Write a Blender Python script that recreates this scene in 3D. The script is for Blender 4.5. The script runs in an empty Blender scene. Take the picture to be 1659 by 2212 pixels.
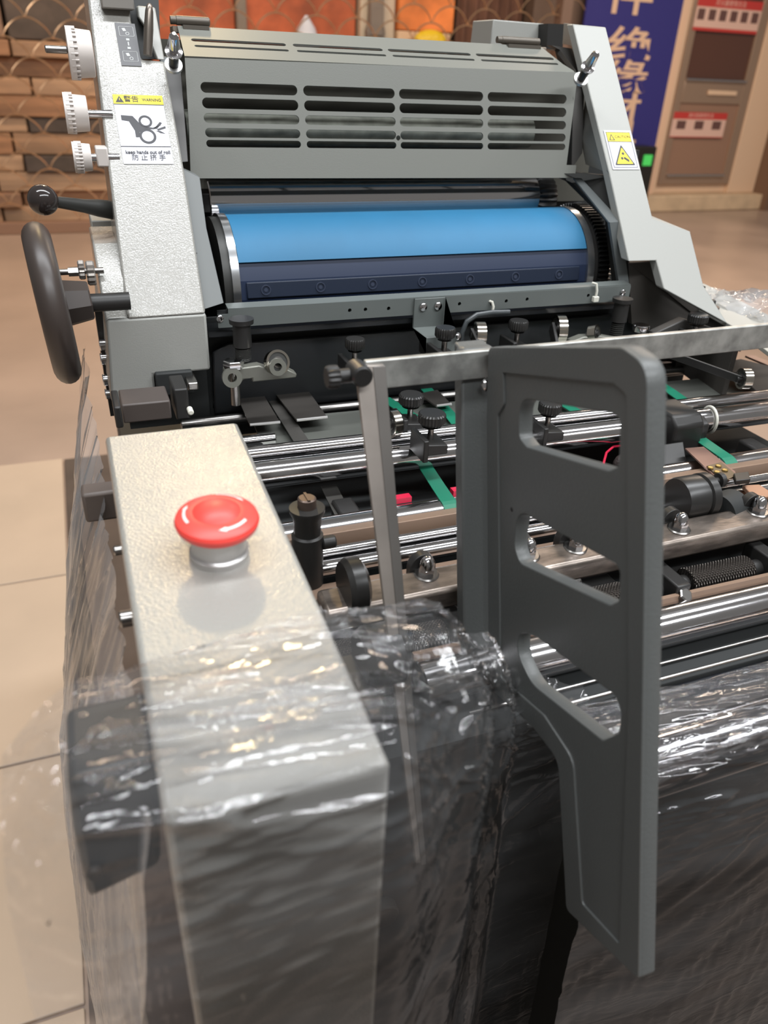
import bpy, bmesh, math, random
from mathutils import Vector, Matrix, noise
random.seed(7)
S = bpy.context.scene
COL = S.collection

# ------------------------------------------------------------------ camera
F = 1656.0
MX = ((0.9346, -0.1463, 0.3243), (-0.3536, -0.4827, 0.8013), (0.0393, -0.8635, -0.5028))
MX = Matrix(MX)
cd = bpy.data.cameras.new('camera')
cam = bpy.data.objects.new('camera', cd)
COL.objects.link(cam)
S.camera = cam
r3 = MX @ Matrix(((1, 0, 0), (0, -1, 0), (0, 0, -1)))
cam.matrix_world = Matrix.Translation((0, 0, 1.0)) @ r3.to_4x4()
cd.sensor_fit = 'HORIZONTAL'
cd.sensor_width = 36
cd.lens = 36 * F / 1659
cd.clip_start = 0.01
cd.dof.use_dof = True
cd.dof.focus_distance = 0.56
cd.dof.aperture_fstop = 12.0

# ------------------------------------------------------------------ world, lamps, exposure
W = bpy.data.worlds.new('world')
S.world = W
W.use_nodes = True
wn = W.node_tree
bg = wn.nodes['Background']
bg.inputs[0].default_value = (0.74, 0.72, 0.69, 1)
bg.inputs[1].default_value = 0.27
S.view_settings.view_transform = 'Standard'
S.view_settings.look = 'None'
S.view_settings.exposure = 0.0
S.view_settings.gamma = 1.0
S.view_settings.use_curve_mapping = False


def area(name, loc, target, sx, sy, power, col):
    l = bpy.data.lights.new(name, 'AREA')
    l.shape = 'RECTANGLE'
    l.size, l.size_y, l.energy, l.color = sx, sy, power, col
    o = bpy.data.objects.new(name, l)
    COL.objects.link(o)
    o.location = loc
    o.rotation_euler = (Vector(target) - Vector(loc)).to_track_quat('-Z', 'Y').to_euler()
    o['label'] = 'ceiling lamp'
    return o


area('ceiling_tube_lamp', (0.6, 0.3, 3.0), (0.6, 0.3, 0), 3.6, 0.22, 92, (0.94, 0.97, 1.0))
area('ceiling_tube_lamp', (0.8, -1.5, 3.0), (0.5, 0.1, 0.6), 3.6, 0.22, 90, (0.94, 0.97, 1.0))
area('ceiling_tube_lamp', (3.6, 3.2, 3.0), (3.6, 3.6, 0), 2.4, 0.3, 85, (1.0, 0.80, 0.62))
area('ceiling_tube_lamp', (0.2, 4.4, 3.0), (0.2, 4.6, 0), 2.4, 0.3, 62, (1.0, 0.74, 0.52))
sp = bpy.data.lights.new('warm_ceiling_lamp', 'POINT')
sp.energy, sp.color, sp.shadow_soft_size = 58, (1.0, 0.74, 0.36), 0.08
so = bpy.data.objects.new('warm_ceiling_lamp', sp)
COL.objects.link(so)
so.location = (0.42, 2.7, 2.62)


# ------------------------------------------------------------------ survey helpers: a sight line met with a real plane
def _ray(px, py):
    return MX @ Vector((px - 829.5, py - 1106.0, F))


HB = 1.25            # the press is drawn with its datum 0.25 m higher, lowered on linking


def atY(px, py, y, H=None):
    r = _ray(px, py); C = Vector((0, 0, HB if H is None else H)); return C + r * (y / r.y)


def atX(px, py, x, H=None):
    r = _ray(px, py); C = Vector((0, 0, HB if H is None else H)); return C + r * (x / r.x)


def atZ(px, py, z, H=None):
    r = _ray(px, py); C = Vector((0, 0, HB if H is None else H)); return C + r * ((z - C.z) / r.z)


def atP(px, py, p0, n, H=None):
    r = _ray(px, py); C = Vector((0, 0, HB if H is None else H)); return C + r * ((Vector(p0) - C).dot(n) / r.dot(n))


# ------------------------------------------------------------------ materials
def lin(c):
    return tuple(((v / 255) / 12.92 if v / 255 <= 0.04045 else ((v / 255 + 0.055) / 1.055) ** 2.4) for v in c) + (1,)


MATS = {}


def mat(name, rgb, rough=0.5, metal=0.0, var=0.0, vscale=8, bump=0.0, bscale=60, stretch=(1, 1, 1), rgb2=None, emit=0, coat=0, bdist=0.001, spec=None):
    if name in MATS: return MATS[name]
    m = bpy.data.materials.new(name); m.use_nodes = True
    nt = m.node_tree; p = nt.nodes['Principled BSDF']
    p.inputs['Base Color'].default_value = lin(rgb)
    p.inputs['Roughness'].default_value = rough
    p.inputs['Metallic'].default_value = metal
    if coat: p.inputs['Coat Weight'].default_value = coat
    if spec is not None: p.inputs['Specular IOR Level'].default_value = spec
    tc = nt.nodes.new('ShaderNodeTexCoord'); mp = nt.nodes.new('ShaderNodeMapping')
    nt.links.new(tc.outputs['Object'], mp.inputs[0]); mp.inputs['Scale'].default_value = stretch
    if var or rgb2:
        n = nt.nodes.new('ShaderNodeTexNoise'); n.inputs['Scale'].default_value = vscale; n.inputs['Detail'].default_value = 5
        nt.links.new(mp.outputs[0], n.inputs['Vector'])
        cr = nt.nodes.new('ShaderNodeValToRGB')
        a = rgb if rgb2 is not None else tuple(max(0, v * (1 - var)) for v in rgb)
        b = rgb2 if rgb2 is not None else tuple(min(255, v * (1 + var)) for v in rgb)
        cr.color_ramp.elements[0].color = lin(a); cr.color_ramp.elements[1].color = lin(b)
        cr.color_ramp.elements[0].position = 0.35; cr.color_ramp.elements[1].position = 0.65
        nt.links.new(n.outputs[0], cr.inputs[0]); nt.links.new(cr.outputs[0], p.inputs['Base Color'])
    if bump:
        n2 = nt.nodes.new('ShaderNodeTexNoise'); n2.inputs['Scale'].default_value = bscale; n2.inputs['Detail'].default_value = 2
        nt.links.new(mp.outputs[0], n2.inputs['Vector'])
        b = nt.nodes.new('ShaderNodeBump'); b.inputs['Strength'].default_value = bump; b.inputs['Distance'].default_value = bdist
        nt.links.new(n2.outputs[0], b.inputs['Height']); nt.links.new(b.outputs[0], p.inputs['Normal'])
        if coat: nt.links.new(b.outputs[0], p.inputs['Coat Normal']); p.inputs['Coat Roughness'].default_value = 0.10
    if emit:
        p.inputs['Emission Color'].default_value = lin(rgb); p.inputs['Emission Strength'].default_value = emit
    MATS[name] = m
    return m


PANEL = mat('hammered_light_grey_paint', (148, 146, 140), 0.34, bump=1.0, bscale=800, bdist=0.00034, coat=0.75)
PANEL2 = mat('smooth_light_grey_paint', (152, 152, 147), 0.42, bump=0.18, bscale=900, bdist=0.0004)
COVER = mat('mid_grey_powder_coat', (112, 113, 107), 0.45, bump=0.15, bscale=1200, bdist=0.0003, metal=0.0)
GREY = mat('guard_grey_paint', (96, 101, 99), 0.42)
FRAME = mat('frame_dark_grey', (84, 88, 88), 0.5)
DARK = mat('dark_grey_metal', (52, 52, 50), 0.45, metal=0.3)
BLACK = mat('black_oxide_steel', (42, 41, 40), 0.45, metal=0.2)
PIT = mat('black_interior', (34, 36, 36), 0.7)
PLASTIC = mat('black_plastic', (36, 35, 34), 0.35)
WHEEL = mat('handwheel_black_plastic', (58, 50, 46), 0.38)
CHROME = mat('ground_chrome_steel', (205, 203, 204), 0.13, 1.0, bump=0.05, bscale=300, stretch=(0.1, 1, 1), bdist=0.0002)
DCHROME = mat('dull_steel', (150, 147, 144), 0.28, 1.0, bump=0.1, bscale=400, stretch=(0.2, 1, 1), bdist=0.0003)
BARM = mat('worn_zinc_bar', (168, 168, 164), 0.42, 0.6, var=0.14, vscale=90, bump=0.15, bscale=300, bdist=0.0004)
STRUT = mat('satin_steel_bar', (146, 138, 131), 0.42, 0.55, var=0.05, vscale=30)
CAST = mat('cast_plate_dark_paint', (84, 86, 85), 0.42, bump=0.25, bscale=700, bdist=0.0005)
SLEEVE = mat('worn_square_bar_steel', (132, 122, 114), 0.36, 0.8, var=0.2, vscale=120, stretch=(0.3, 1, 1), bump=0.3, bscale=500, bdist=0.0004)
BROWN = mat('brown_primer_plate', (136, 112, 94), 0.5, 0.2, var=0.06)
BOARD = mat('feed_board_grey_steel', (118, 120, 114), 0.35, 0.5, var=0.04)
GUIDE = mat('guide_plate_dark_steel', (88, 84, 80), 0.38, 0.6)
GREEN = mat('green_conveyor_tape', (10, 108, 82), 0.55)
WHITE = mat('knob_white_plastic', (200, 192, 186), 0.45)
RED = mat('emergency_red_plastic', (236, 72, 64), 0.42)
ALU = mat('button_collar_aluminium', (200, 198, 196), 0.35, 0.8)
ARROW = mat('pale_print', (246, 214, 210), 0.5)
YEL = mat('sticker_yellow', (232, 208, 48), 0.5)
STW = mat('sticker_white', (200, 200, 208), 0.5)
INK = mat('sticker_ink', (62, 62, 66), 0.6)
DECAL = mat('legend_plate_grey', (86, 86, 88), 0.5)
TIE = mat('nylon_cable_tie', (214, 212, 200), 0.5)
REDW = mat('magenta_wire', (196, 26, 62), 0.4)
BRASS = mat('brass_rivet', (198, 168, 104), 0.3, 0.9)
MAROON = mat('plinth_brown', (78, 66, 60), 0.6, var=0.1)


def blanket_mat():
    m = mat('blue_rubber_blanket', (32, 102, 140), 0.6, bump=0.08, bscale=500, bdist=0.0003, var=0.03, vscale=12)
    return m


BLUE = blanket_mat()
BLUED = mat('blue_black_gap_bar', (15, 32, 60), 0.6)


def knurl_mat():
    m = bpy.data.materials.new('knurled_steel'); m.use_nodes = True; nt = m.node_tree; p = nt.nodes['Principled BSDF']
    p.inputs['Base Color'].default_value = lin((110, 102, 96)); p.inputs['Metallic'].default_value = 0.9; p.inputs['Roughness'].default_value = 0.35
    tc = nt.nodes.new('ShaderNodeTexCoord')
    outs = []
    for sgn in (1, -1):
        mp = nt.nodes.new('ShaderNodeMapping'); mp.inputs['Rotation'].default_value = (0, 0, sgn * 0.75)
        nt.links.new(tc.outputs['Object'], mp.inputs[0])
        w = nt.nodes.new('ShaderNodeTexWave'); w.inputs['Scale'].default_value = 190; w.inputs['Distortion'].default_value = 0
        nt.links.new(mp.outputs[0], w.inputs[0]); outs.append(w)
    mx = nt.nodes.new('ShaderNodeMath'); mx.operation = 'MULTIPLY'
    nt.links.new(outs[0].outputs[1], mx.inputs[0]); nt.links.new(outs[1].outputs[1], mx.inputs[1])
    b = nt.nodes.new('ShaderNodeBump'); b.inputs['Distance'].default_value = 0.002; b.inputs['Strength'].default_value = 1
    nt.links.new(mx.outputs[0], b.inputs['Height']); nt.links.new(b.outputs[0], p.inputs['Normal'])
    cr = nt.nodes.new('ShaderNodeValToRGB'); cr.color_ramp.elements[0].color = lin((50, 45, 42)); cr.color_ramp.elements[1].color = lin((190, 182, 174))
    nt.links.new(mx.outputs[0], cr.inputs[0]); nt.links.new(cr.outputs[0], p.inputs['Base Color'])
    return m


KNURL = knurl_mat()


def film_mat(name, milk, gloss, scale, tint=(0.93, 0.93, 0.94), stretch=(1, 1, 1), bd=0.004):
    m = bpy.data.materials.new(name); m.use_nodes = True; nt = m.node_tree
    nt.nodes.remove(nt.nodes['Principled BSDF']); out = nt.nodes['Material Output']
    tc = nt.nodes.new('ShaderNodeTexCoord'); mp = nt.nodes.new('ShaderNodeMapping'); mp.inputs['Scale'].default_value = stretch
    nt.links.new(tc.outputs['Object'], mp.inputs[0])
    n = nt.nodes.new('ShaderNodeTexNoise'); n.inputs['Scale'].default_value = scale; n.inputs['Detail'].default_value = 4; n.inputs['Distortion'].default_value = 0.8
    nt.links.new(mp.outputs[0], n.inputs[0])
    b = nt.nodes.new('ShaderNodeBump'); b.inputs['Strength'].default_value = 1.0; b.inputs['Distance'].default_value = bd
    nt.links.new(n.outputs[0], b.inputs['Height'])
    tr = nt.nodes.new('ShaderNodeBsdfTransparent'); tr.inputs[0].default_value = tint + (1,)
    df = nt.nodes.new('ShaderNodeBsdfDiffuse'); df.inputs[0].default_value = (0.75, 0.75, 0.76, 1)
    gl = nt.nodes.new('ShaderNodeBsdfGlossy'); gl.inputs['Roughness'].default_value = 0.07; gl.inputs[0].default_value = (1, 1, 1, 1)
    nt.links.new(b.outputs[0], gl.inputs['Normal'])
    m1 = nt.nodes.new('ShaderNodeMixShader')
    # milkier along the creases, a little haze everywhere
    n3 = nt.nodes.new('ShaderNodeTexNoise'); n3.inputs['Scale'].default_value = scale * 0.35; n3.inputs['Detail'].default_value = 3
    nt.links.new(mp.outputs[0], n3.inputs[0])
    mr = nt.nodes.new('ShaderNodeMapRange'); mr.inputs[1].default_value = 0.35; mr.inputs[2].default_value = 0.7
    mr.inputs[3].default_value = milk * 0.35; mr.inputs[4].default_value = milk * 1.6
    nt.links.new(n3.outputs[0], mr.inputs[0]); nt.links.new(mr.outputs[0], m1.inputs[0])
    nt.links.new(tr.outputs[0], m1.inputs[1]); nt.links.new(df.outputs[0], m1.inputs[2])
    fr = nt.nodes.new('ShaderNodeFresnel'); fr.inputs[0].default_value = 1.5; nt.links.new(b.outputs[0], fr.inputs['Normal'])
    ml = nt.nodes.new('ShaderNodeMath'); ml.operation = 'MULTIPLY'; ml.inputs[1].default_value = gloss; ml.use_clamp = True
    nt.links.new(fr.outputs[0], ml.inputs[0])
    m2 = nt.nodes.new('ShaderNodeMixShader'); nt.links.new(ml.outputs[0], m2.inputs[0])
    nt.links.new(m1.outputs[0], m2.inputs[1]); nt.links.new(gl.outputs[0], m2.inputs[2])
    nt.links.new(m2.outputs[0], out.inputs[0])
    return m


FILM = film_mat('clear_stretch_film', 0.04, 1.1, 70, stretch=(0.35, 1, 1), bd=0.0012)
FILMB = film_mat('clear_crumpled_film', 0.20, 0.7, 40, stretch=(1.0, 1, 0.3), bd=0.0012, tint=(0.975, 0.975, 0.98))


# ------------------------------------------------------------------ mesh builder
def basis(axis):
    a = Vector(axis).normalized()
    h = Vector((0, 0, 1)) if abs(a.z) < 0.9 else Vector((0, 1, 0))
    u = a.cross(h).normalized(); v = a.cross(u).normalized()
    return a, u, v


class B:
    def __init__(s): s.v = []; s.f = []

    def add(s, vs, fs):
        k = len(s.v); s.v += [Vector(p) for p in vs]; s.f += [tuple(i + k for i in f) for f in fs]; return s

    def hexa(s, a, b):     # two quads facing each other
        return s.add(list(a) + list(b), [(0, 1, 2, 3), (7, 6, 5, 4), (0, 4, 5, 1), (1, 5, 6, 2), (2, 6, 7, 3), (3, 7, 4, 0)])

    def box(s, x0, x1, y0, y1, z0, z1):
        return s.hexa([(x0, y0, z0), (x0, y1, z0), (x1, y1, z0), (x1, y0, z0)], [(x0, y0, z1), (x0, y1, z1), (x1, y1, z1), (x1, y0, z1)])

    def prism(s, pts, vec):
        n = len(pts); vec = Vector(vec); a = [Vector(p) for p in pts]; b = [p + vec for p in a]
        return s.add(a + b, [tuple(range(n - 1, -1, -1)), tuple(range(n, 2 * n))] + [(i, (i + 1) % n, (i + 1) % n + n, i + n) for i in range(n)])

    def lathe(s, o, axis, prof, n=28):
        a, u, v = basis(axis); o = Vector(o); vs = []; fs = []
        for t, r in prof:
            for k in range(n):
                g = 2 * math.pi * k / n; vs.append(o + a * t + (u * math.cos(g) + v * math.sin(g)) * r)
        m = len(prof)
        for i in range(m - 1):
            for k in range(n):
                fs.append((i * n + k, i * n + (k + 1) % n, (i + 1) * n + (k + 1) % n, (i + 1) * n + k))
        fs.append(tuple(range(n - 1, -1, -1))); fs.append(tuple(range((m - 1) * n, m * n)))
        return s.add(vs, fs)

    def cyl(s, p0, p1, r, n=24, r2=None):
        p0, p1 = Vector(p0), Vector(p1); L = (p1 - p0).length
        return s.lathe(p0, p1 - p0, [(0, r), (L, r if r2 is None else r2)], n)

    def ccyl(s, p0, p1, r, n=28, c=0.0008):   # chamfered
        p0, p1 = Vector(p0), Vector(p1); L = (p1 - p0).length
        return s.lathe(p0, p1 - p0, [(0, r - c), (c, r), (L - c, r), (L, r - c)], n)

    def ring(s, o, axis, ri, ro, h, n=40):
        a, u, v = basis(axis); o = Vector(o); vs = []
        for t, r in ((0, ri), (0, ro), (h, ro), (h, ri)):
            for k in range(n):
                g = 2 * math.pi * k / n; vs.append(o + a * t + (u * math.cos(g) + v * math.sin(g)) * r)
        fs = [(i * n + k, i * n + (k + 1) % n, ((i + 1) % 4) * n + (k + 1) % n, ((i + 1) % 4) * n + k) for i in range(4) for k in range(n)]
        return s.add(vs, fs)

    def knurled(s, o, axis, r, h, teeth=28, d=0.0006):
        a, u, v = basis(axis); o = Vector(o); n = teeth * 2; vs = []
        for t, rr in ((0, 0.86), (h * 0.2, 1), (h * 0.85, 1), (h, 0.9)):
            for k in range(n):
                g = 2 * math.pi * k / n; q = r * rr - (d if k % 2 else 0); vs.append(o + a * t + (u * math.cos(g) + v * math.sin(g)) * q)
        fs = [(i * n + k, i * n + (k + 1) % n, (i + 1) * n + (k + 1) % n, (i + 1) * n + k) for i in range(3) for k in range(n)]
        fs += [tuple(range(n - 1, -1, -1)), tuple(range(3 * n, 4 * n))]
        return s.add(vs, fs)

    def tube(s, pts, r, n=8, closed=False):
        pts = [Vector(p) for p in pts]; vs = []; fs = []; m = len(pts); pu = None
        for i, p in enumerate(pts):
            a = (pts[(i + 1) % m] - pts[i - 1]) if closed else (pts[min(i + 1, m - 1)] - pts[max(i - 1, 0)])
            a.normalize()
            if pu is None: _, u, v = basis(a)
            else:
                u = (pu - a * pu.dot(a)).normalized(); v = a.cross(u)
            pu = u
            for k in range(n):
                g = 2 * math.pi * k / n; vs.append(p + (u * math.cos(g) + v * math.sin(g)) * r)
        for i in range(m if closed else m - 1):
            for k in range(n):
                j = (i + 1) % m; fs.append((i * n + k, i * n + (k + 1) % n, j * n + (k + 1) % n, j * n + k))
        if not closed: fs += [tuple(range(n - 1, -1, -1)), tuple(range((m - 1) * n, m * n))]
        return s.add(vs, fs)

    def ball(s, c, r, n=20, sc=(1, 1, 1)):
        c = Vector(c); vs = []; fs = []; m = n // 2
        for i in range(1, m):
            t = math.pi * i / m
            for k in range(n):
                g = 2 * math.pi * k / n
                vs.append(c + Vector((math.sin(t) * math.cos(g) * sc[0], math.sin(t) * math.sin(g) * sc[1], math.cos(t) * sc[2])) * r)
        vs += [c + Vector((0, 0, r * sc[2])), c - Vector((0, 0, r * sc[2]))]; T = len(vs) - 2
        for i in range(m - 2):
            for k in range(n): fs.append((i * n + k, (i + 1) * n + k, (i + 1) * n + (k + 1) % n, i * n + (k + 1) % n))
        for k in range(n):
            fs.append((T, k, (k + 1) % n)); fs.append((T + 1, (m - 2) * n + (k + 1) % n, (m - 2) * n + k))
        return s.add(vs, fs)

    def grid(s, nu, nv, fn):
        vs = [fn(i / nu, j / nv) for i in range(nu + 1) for j in range(nv + 1)]
        return s.add(vs, [(i * (nv + 1) + j, (i + 1) * (nv + 1) + j, (i + 1) * (nv + 1) + j + 1, i * (nv + 1) + j + 1) for i in range(nu) for j in range(nv)])


WLOC = {}
SH = [0.0]


def link(name, me, m, parent=None, label=None, bev=0, smooth=True, sharp=32):
    """one mesh object, its origin at the middle of its own shape"""
    n = len(me.vertices)
    lo = Vector([min(v.co[k] for v in me.vertices) for k in range(3)]); hi = Vector([max(v.co[k] for v in me.vertices) for k in range(3)])
    c = (lo + hi) / 2
    if parent is None: c.z = lo.z
    me.transform(Matrix.Translation(-c))
    bm = bmesh.new(); bm.from_mesh(me); bmesh.ops.recalc_face_normals(bm, faces=bm.faces); bm.to_mesh(me); bm.free()
    if smooth:
        me.shade_smooth(); me.set_sharp_from_angle(angle=math.radians(sharp))
    me.materials.append(m)
    o = bpy.data.objects.new(name, me); COL.objects.link(o)
    w = c + Vector((0, 0, SH[0]))
    if parent is not None:
        o.parent = parent; o.location = w - WLOC[parent.name]
    else: o.location = w
    WLOC[o.name] = w
    if label: o['label'] = label
    if bev:
        md = o.modifiers.new('Bevel', 'BEVEL'); md.width = bev; md.segments = 2; md.limit_method = 'ANGLE'; md.angle_limit = math.radians(40)
    return o


def obj(name, b, m, parent=None, label=None, bev=0, smooth=True, sharp=32):
    me = bpy.data.meshes.new(name); me.from_pydata([tuple(v) for v in b.v], [], b.f); me.update()
    return link(name, me, m, parent, label, bev, smooth, sharp)


def tag(o, label, cat, group=None):
    o['label'] = label; o['category'] = cat
    if group: o['group'] = group
    return o


def thing(name, loc, label, cat, group=None):
    o = bpy.data.objects.new(name, None); COL.objects.link(o); o.location = loc; o.empty_display_size = 0.1
    WLOC[o.name] = Vector(loc); return tag(o, label, cat, group)


def struct(name, b, m, parent=None, **k):
    o = obj(name, b, m, parent, **k)
    if parent is None: o['kind'] = 'structure'
    return o


def curve_mesh(loops, ext, frame, bevel=0):
    """flat shape with holes, thickened; frame = 4x4"""
    c = bpy.data.curves.new('shape', 'CURVE'); c.dimensions = '2D'; c.fill_mode = 'BOTH'; c.extrude = ext; c.bevel_depth = bevel; c.bevel_resolution = 1
    for lp in loops:
        sp_ = c.splines.new('POLY'); sp_.points.add(len(lp) - 1); sp_.use_cyclic_u = True
        for i, (x, y) in enumerate(lp): sp_.points[i].co = (x, y, 0, 1)
    o = bpy.data.objects.new('shape', c); COL.objects.link(o)
    me = bpy.data.meshes.new_from_object(o); me.transform(frame); me.materials.clear()
    bpy.data.objects.remove(o); return me


def text_mesh(body, size, frame, bold=0.0, ext=0.00005, sx=1.0, align='CENTER'):
    c = bpy.data.curves.new('lettering', 'FONT'); c.body = body; c.size = size; c.offset = bold; c.extrude = ext
    c.align_x = align; c.align_y = 'CENTER'
    o = bpy.data.objects.new('lettering', c); COL.objects.link(o)
    me = bpy.data.meshes.new_from_object(o); me.transform(frame @ Matrix.Diagonal((sx, 1, 1, 1))); me.materials.clear()
    bpy.data.objects.remove(o); return me


def frame(o, x, y):
    x = Vector(x).normalized(); y = Vector(y); y = (y - x * y.dot(x)).normalized(); z = x.cross(y)
    m = Matrix.Identity(4)
    for i in range(3): m[i][0] = x[i]; m[i][1] = y[i]; m[i][2] = z[i]; m[i][3] = Vector(o)[i]
    return m


def rounded(pts, r, n=5):
    out = []; m = len(pts)
    rr = r if isinstance(r, (list, tuple)) else [r] * m
    for i in range(m):
        p = Vector(pts[i]); a = Vector(pts[i - 1]) - p; b = Vector(pts[(i + 1) % m]) - p
        la, lb = a.length, b.length; a.normalize(); b.normalize()
        ang = a.angle(b); d = min(rr[i] / math.tan(ang / 2) if ang > 0.01 else 0, la * 0.49, lb * 0.49)
        if d < 1e-6: out.append((p.x, p.y)); continue
        p0 = p + a * d; p1 = p + b * d
        for k in range(n + 1):
            t = k / n; q = p0 * (1 - t) ** 2 + p * 2 * t * (1 - t) + p1 * t * t; out.append((q.x, q.y))
    return out


def circle2(cx, cy, r, n=24): return [(cx + r * math.cos(2 * math.pi * k / n), cy + r * math.sin(2 * math.pi * k / n)) for k in range(n)]


def merge(meshes):
    b = B()
    for me in meshes:
        b.add([v.co.copy() for v in me.vertices], [tuple(p.vertices) for p in me.polygons])
    return b

# ================================================================== THE SETTING
GREYFLOOR = mat('polished_grey_brown_floor', (168, 148, 134), 0.3, var=0.08, vscale=1.2, bump=0.05, bscale=8)
TILE = mat('beige_floor_tile', (192, 172, 152), 0.5, var=0.03, vscale=3)
WALLM = mat('cream_wall_paint', (214, 188, 160), 0.7, var=0.03, vscale=2)
BACKD = mat('dim_store_back_wall', (92, 78, 68), 0.8, var=0.1)
KERB = mat('pale_stone_kerb', (206, 182, 152), 0.6, var=0.05)

struct('floor', B().box(-4, 10, -1.5, 9, -0.05, 0), GREYFLOOR)
fl = bpy.data.objects['floor']
# beige tiles left of the press, each a piece of the floor
tx1 = -0.125
rows = [(0.0, 0.58), (0.585, 1.0), (1.005, 1.53), (1.535, 2.13)]
for (a, b_) in rows:
    for k in range(2):
        x1 = tx1 - k * 0.605
        obj('tile', B().box(x1 - 0.6, x1, a, b_, 0.0, 0.006), TILE, fl, bev=0.0015)
struct('wall_back', B().box(-4, 10, 6.9, 7.0, 0, 3.2), BACKD)
struct('wall_right', B().box(3.42, 3.92, 5.95, 6.1, 0, 3.0), mat('brown_column_paint', (112, 92, 80), 0.6))
struct('trim_1', B().box(4.55, 5.95, 5.72, 6.0, 0, 0.13), KERB, bev=0.01)
struct('wall_cabinet_bay', B().hexa([(4.55, 6.0, 0), (4.55, 6.12, 0), (8.0, 6.12, 0), (8.0, 6.0, 0)], [(4.55, 6.0, 3), (4.55, 6.12, 3), (8.0, 6.12, 3), (8.0, 6.0, 3)]), WALLM)
struct('trim_2', B().box(5.86, 6.12, 5.66, 6.0, 0, 3.0), mat('brown_column_side', (118, 92, 74), 0.6))
struct('door_1', B().box(6.45, 7.6, 5.93, 6.0, 0.0, 2.2), mat('brown_door', (128, 88, 66), 0.5), bev=0.01)

o = obj('floor_mat', B().box(-0.12, 1.7, -1.45, 2.12, 0.0, 0.008), mat('dark_brown_mat', (82, 70, 62), 0.8, var=0.08), None, bev=0.002)  # stretch before the press is added out of view, darkens reflections in the film
tag(o, 'dark brown mat under the printing press, extended unseen before it to darken the film reflections', 'mat')
# ------------------------------------------------------------------ banner with big characters
BLUEB = mat('banner_deep_blue', (52, 50, 128), 0.55)
CREAM = mat('banner_letter_cream', (232, 196, 168), 0.55)
by = 5.84
bn = thing('banner', (4.28, by, 0), 'tall blue wall banner with large pale characters between brown column and cabinet', 'banner')
obj('banner_sheet', B().box(3.80, 4.67, by, by + 0.02, 0.10, 2.3), BLUEB, bn)
obj('banner_edge', B().box(4.67, 4.735, by, by + 0.02, 0.10, 2.3), CREAM, bn, label='pale cream border strip')
for ch, px, py in (('件', 1362, -2), ('绝', 1360, 104), ('缘', 1350, 173), ('材', 1335, 240), ('料', 1328, 302)):
    p = atY(px, py, by - 0.002, 1.0)
    me = text_mesh(ch, 0.25, frame(p, (1, 0, 0), (0, 0, 1)), 0.0035, 0.0012, 1.75)
    link('character', me, CREAM, bn, smooth=False)
# small dark device with green light before the banner foot
dv = thing('control_box', (4.46, 5.7, 0), 'small dark box with green light, standing before the foot of the blue banner', 'box')
obj('box_body', B().box(4.28, 4.52, 5.62, 5.8, 0.0, 0.52), PLASTIC, dv, bev=0.01)
obj('green_light', B().box(4.40, 4.48, 5.61, 5.62, 0.38, 0.46), mat('green_indicator', (70, 190, 90), 0.4, emit=0.5), dv)

# ------------------------------------------------------------------ aluminium cabinet
ALF = mat('aluminium_frame_warm', (176, 150, 130), 0.35, 0.5)
ALP = mat('aluminium_panel_warm', (166, 132, 112), 0.45, 0.25)
GLS = mat('dark_cabinet_glass', (92, 62, 52), 0.12, 0.0)
WHF = mat('white_cabinet_surround', (226, 196, 168), 0.5)
cb = thing('cabinet', (5.15, 5.85, 0.13), 'aluminium framed cabinet with dark glass door and red and white notices, right of blue banner', 'cabinet')
X0, X1 = 4.745, 5.56
yc = 5.88
obj('surround', B().box(4.735, 4.78, yc - 0.02, 6.0, 0.13, 2.4).box(5.56, 5.86, yc - 0.04, 6.0, 0.13, 2.4).box(4.78, 5.56, yc, 6.0, 0.13, 0.2), WHF, cb, bev=0.006)
obj('door_frame', B().box(4.78, 4.85, yc - 0.03, yc, 0.2, 2.4).box(5.47, 5.56, yc - 0.03, yc, 0.2, 2.4).box(4.85, 5.47, yc - 0.03, yc, 0.2, 0.29).box(4.85, 5.47, yc - 0.03, yc, 0.83, 1.0), ALF, cb, bev=0.004)
obj('glass_pane', B().box(4.85, 5.47, yc - 0.012, yc, 1.0, 2.4), GLS, cb)
obj('lower_panel', B().box(4.85, 5.47, yc - 0.015, yc, 0.29, 0.83), ALP, cb)
for z in (0.275, 1.0):
    obj('door_rail', B().cyl((4.85, yc - 0.04, z), (5.47, yc - 0.04, z), 0.012, 12), CHROME, cb)
hd = obj('lock_handle', B().box(5.1, 5.4, yc - 0.045, yc - 0.03, 0.895, 0.93), WHF, cb, bev=0.004)
PINKW = mat('notice_paper', (226, 190, 176), 0.6); PR = mat('notice_red', (196, 62, 58), 0.6); PB = mat('notice_photo_dark', (104, 74, 70), 0.6)
for (za, zb, xa, xb, n, ttl) in ((1.34, 1.56, 4.81, 5.46, 6, '灭火器使用方法'), (0.575, 0.765, 4.80, 5.36, 3, '消火栓使用方法')):
    yy = yc - 0.036
    nt_ = obj('notice', B().box(xa, xb, yy, yy + 0.003, za, zb), PINKW, cb, label='red and white printed notice')
    h = zb - za
    obj('notice_header', B().box(xa, xb, yy - 0.0015, yy, zb - h * 0.27, zb), PR, nt_)
    obj('notice_footer', B().box(xa, xb, yy - 0.0015, yy, za, za + h * (0.10 if n == 6 else 0.03)), PR, nt_)
    for k in range(n):
        w = (xb - xa) / (n + (1 if n == 3 else 0.4)); xx = xa + (k + 0.5) * (xb - xa) / n
        obj('notice_photo', B().box(xx - w * 0.33, xx + w * 0.33, yy - 0.0015, yy, za + h * 0.33, za + h * 0.66), PB, nt_)
    link('notice_title', text_mesh(ttl, h * 0.2, frame(((xa + xb) / 2, yy - 0.003, zb - h * 0.135), (1, 0, 0), (0, 0, 1)), 0, 0.0005), PINKW, nt_, smooth=False)

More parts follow.
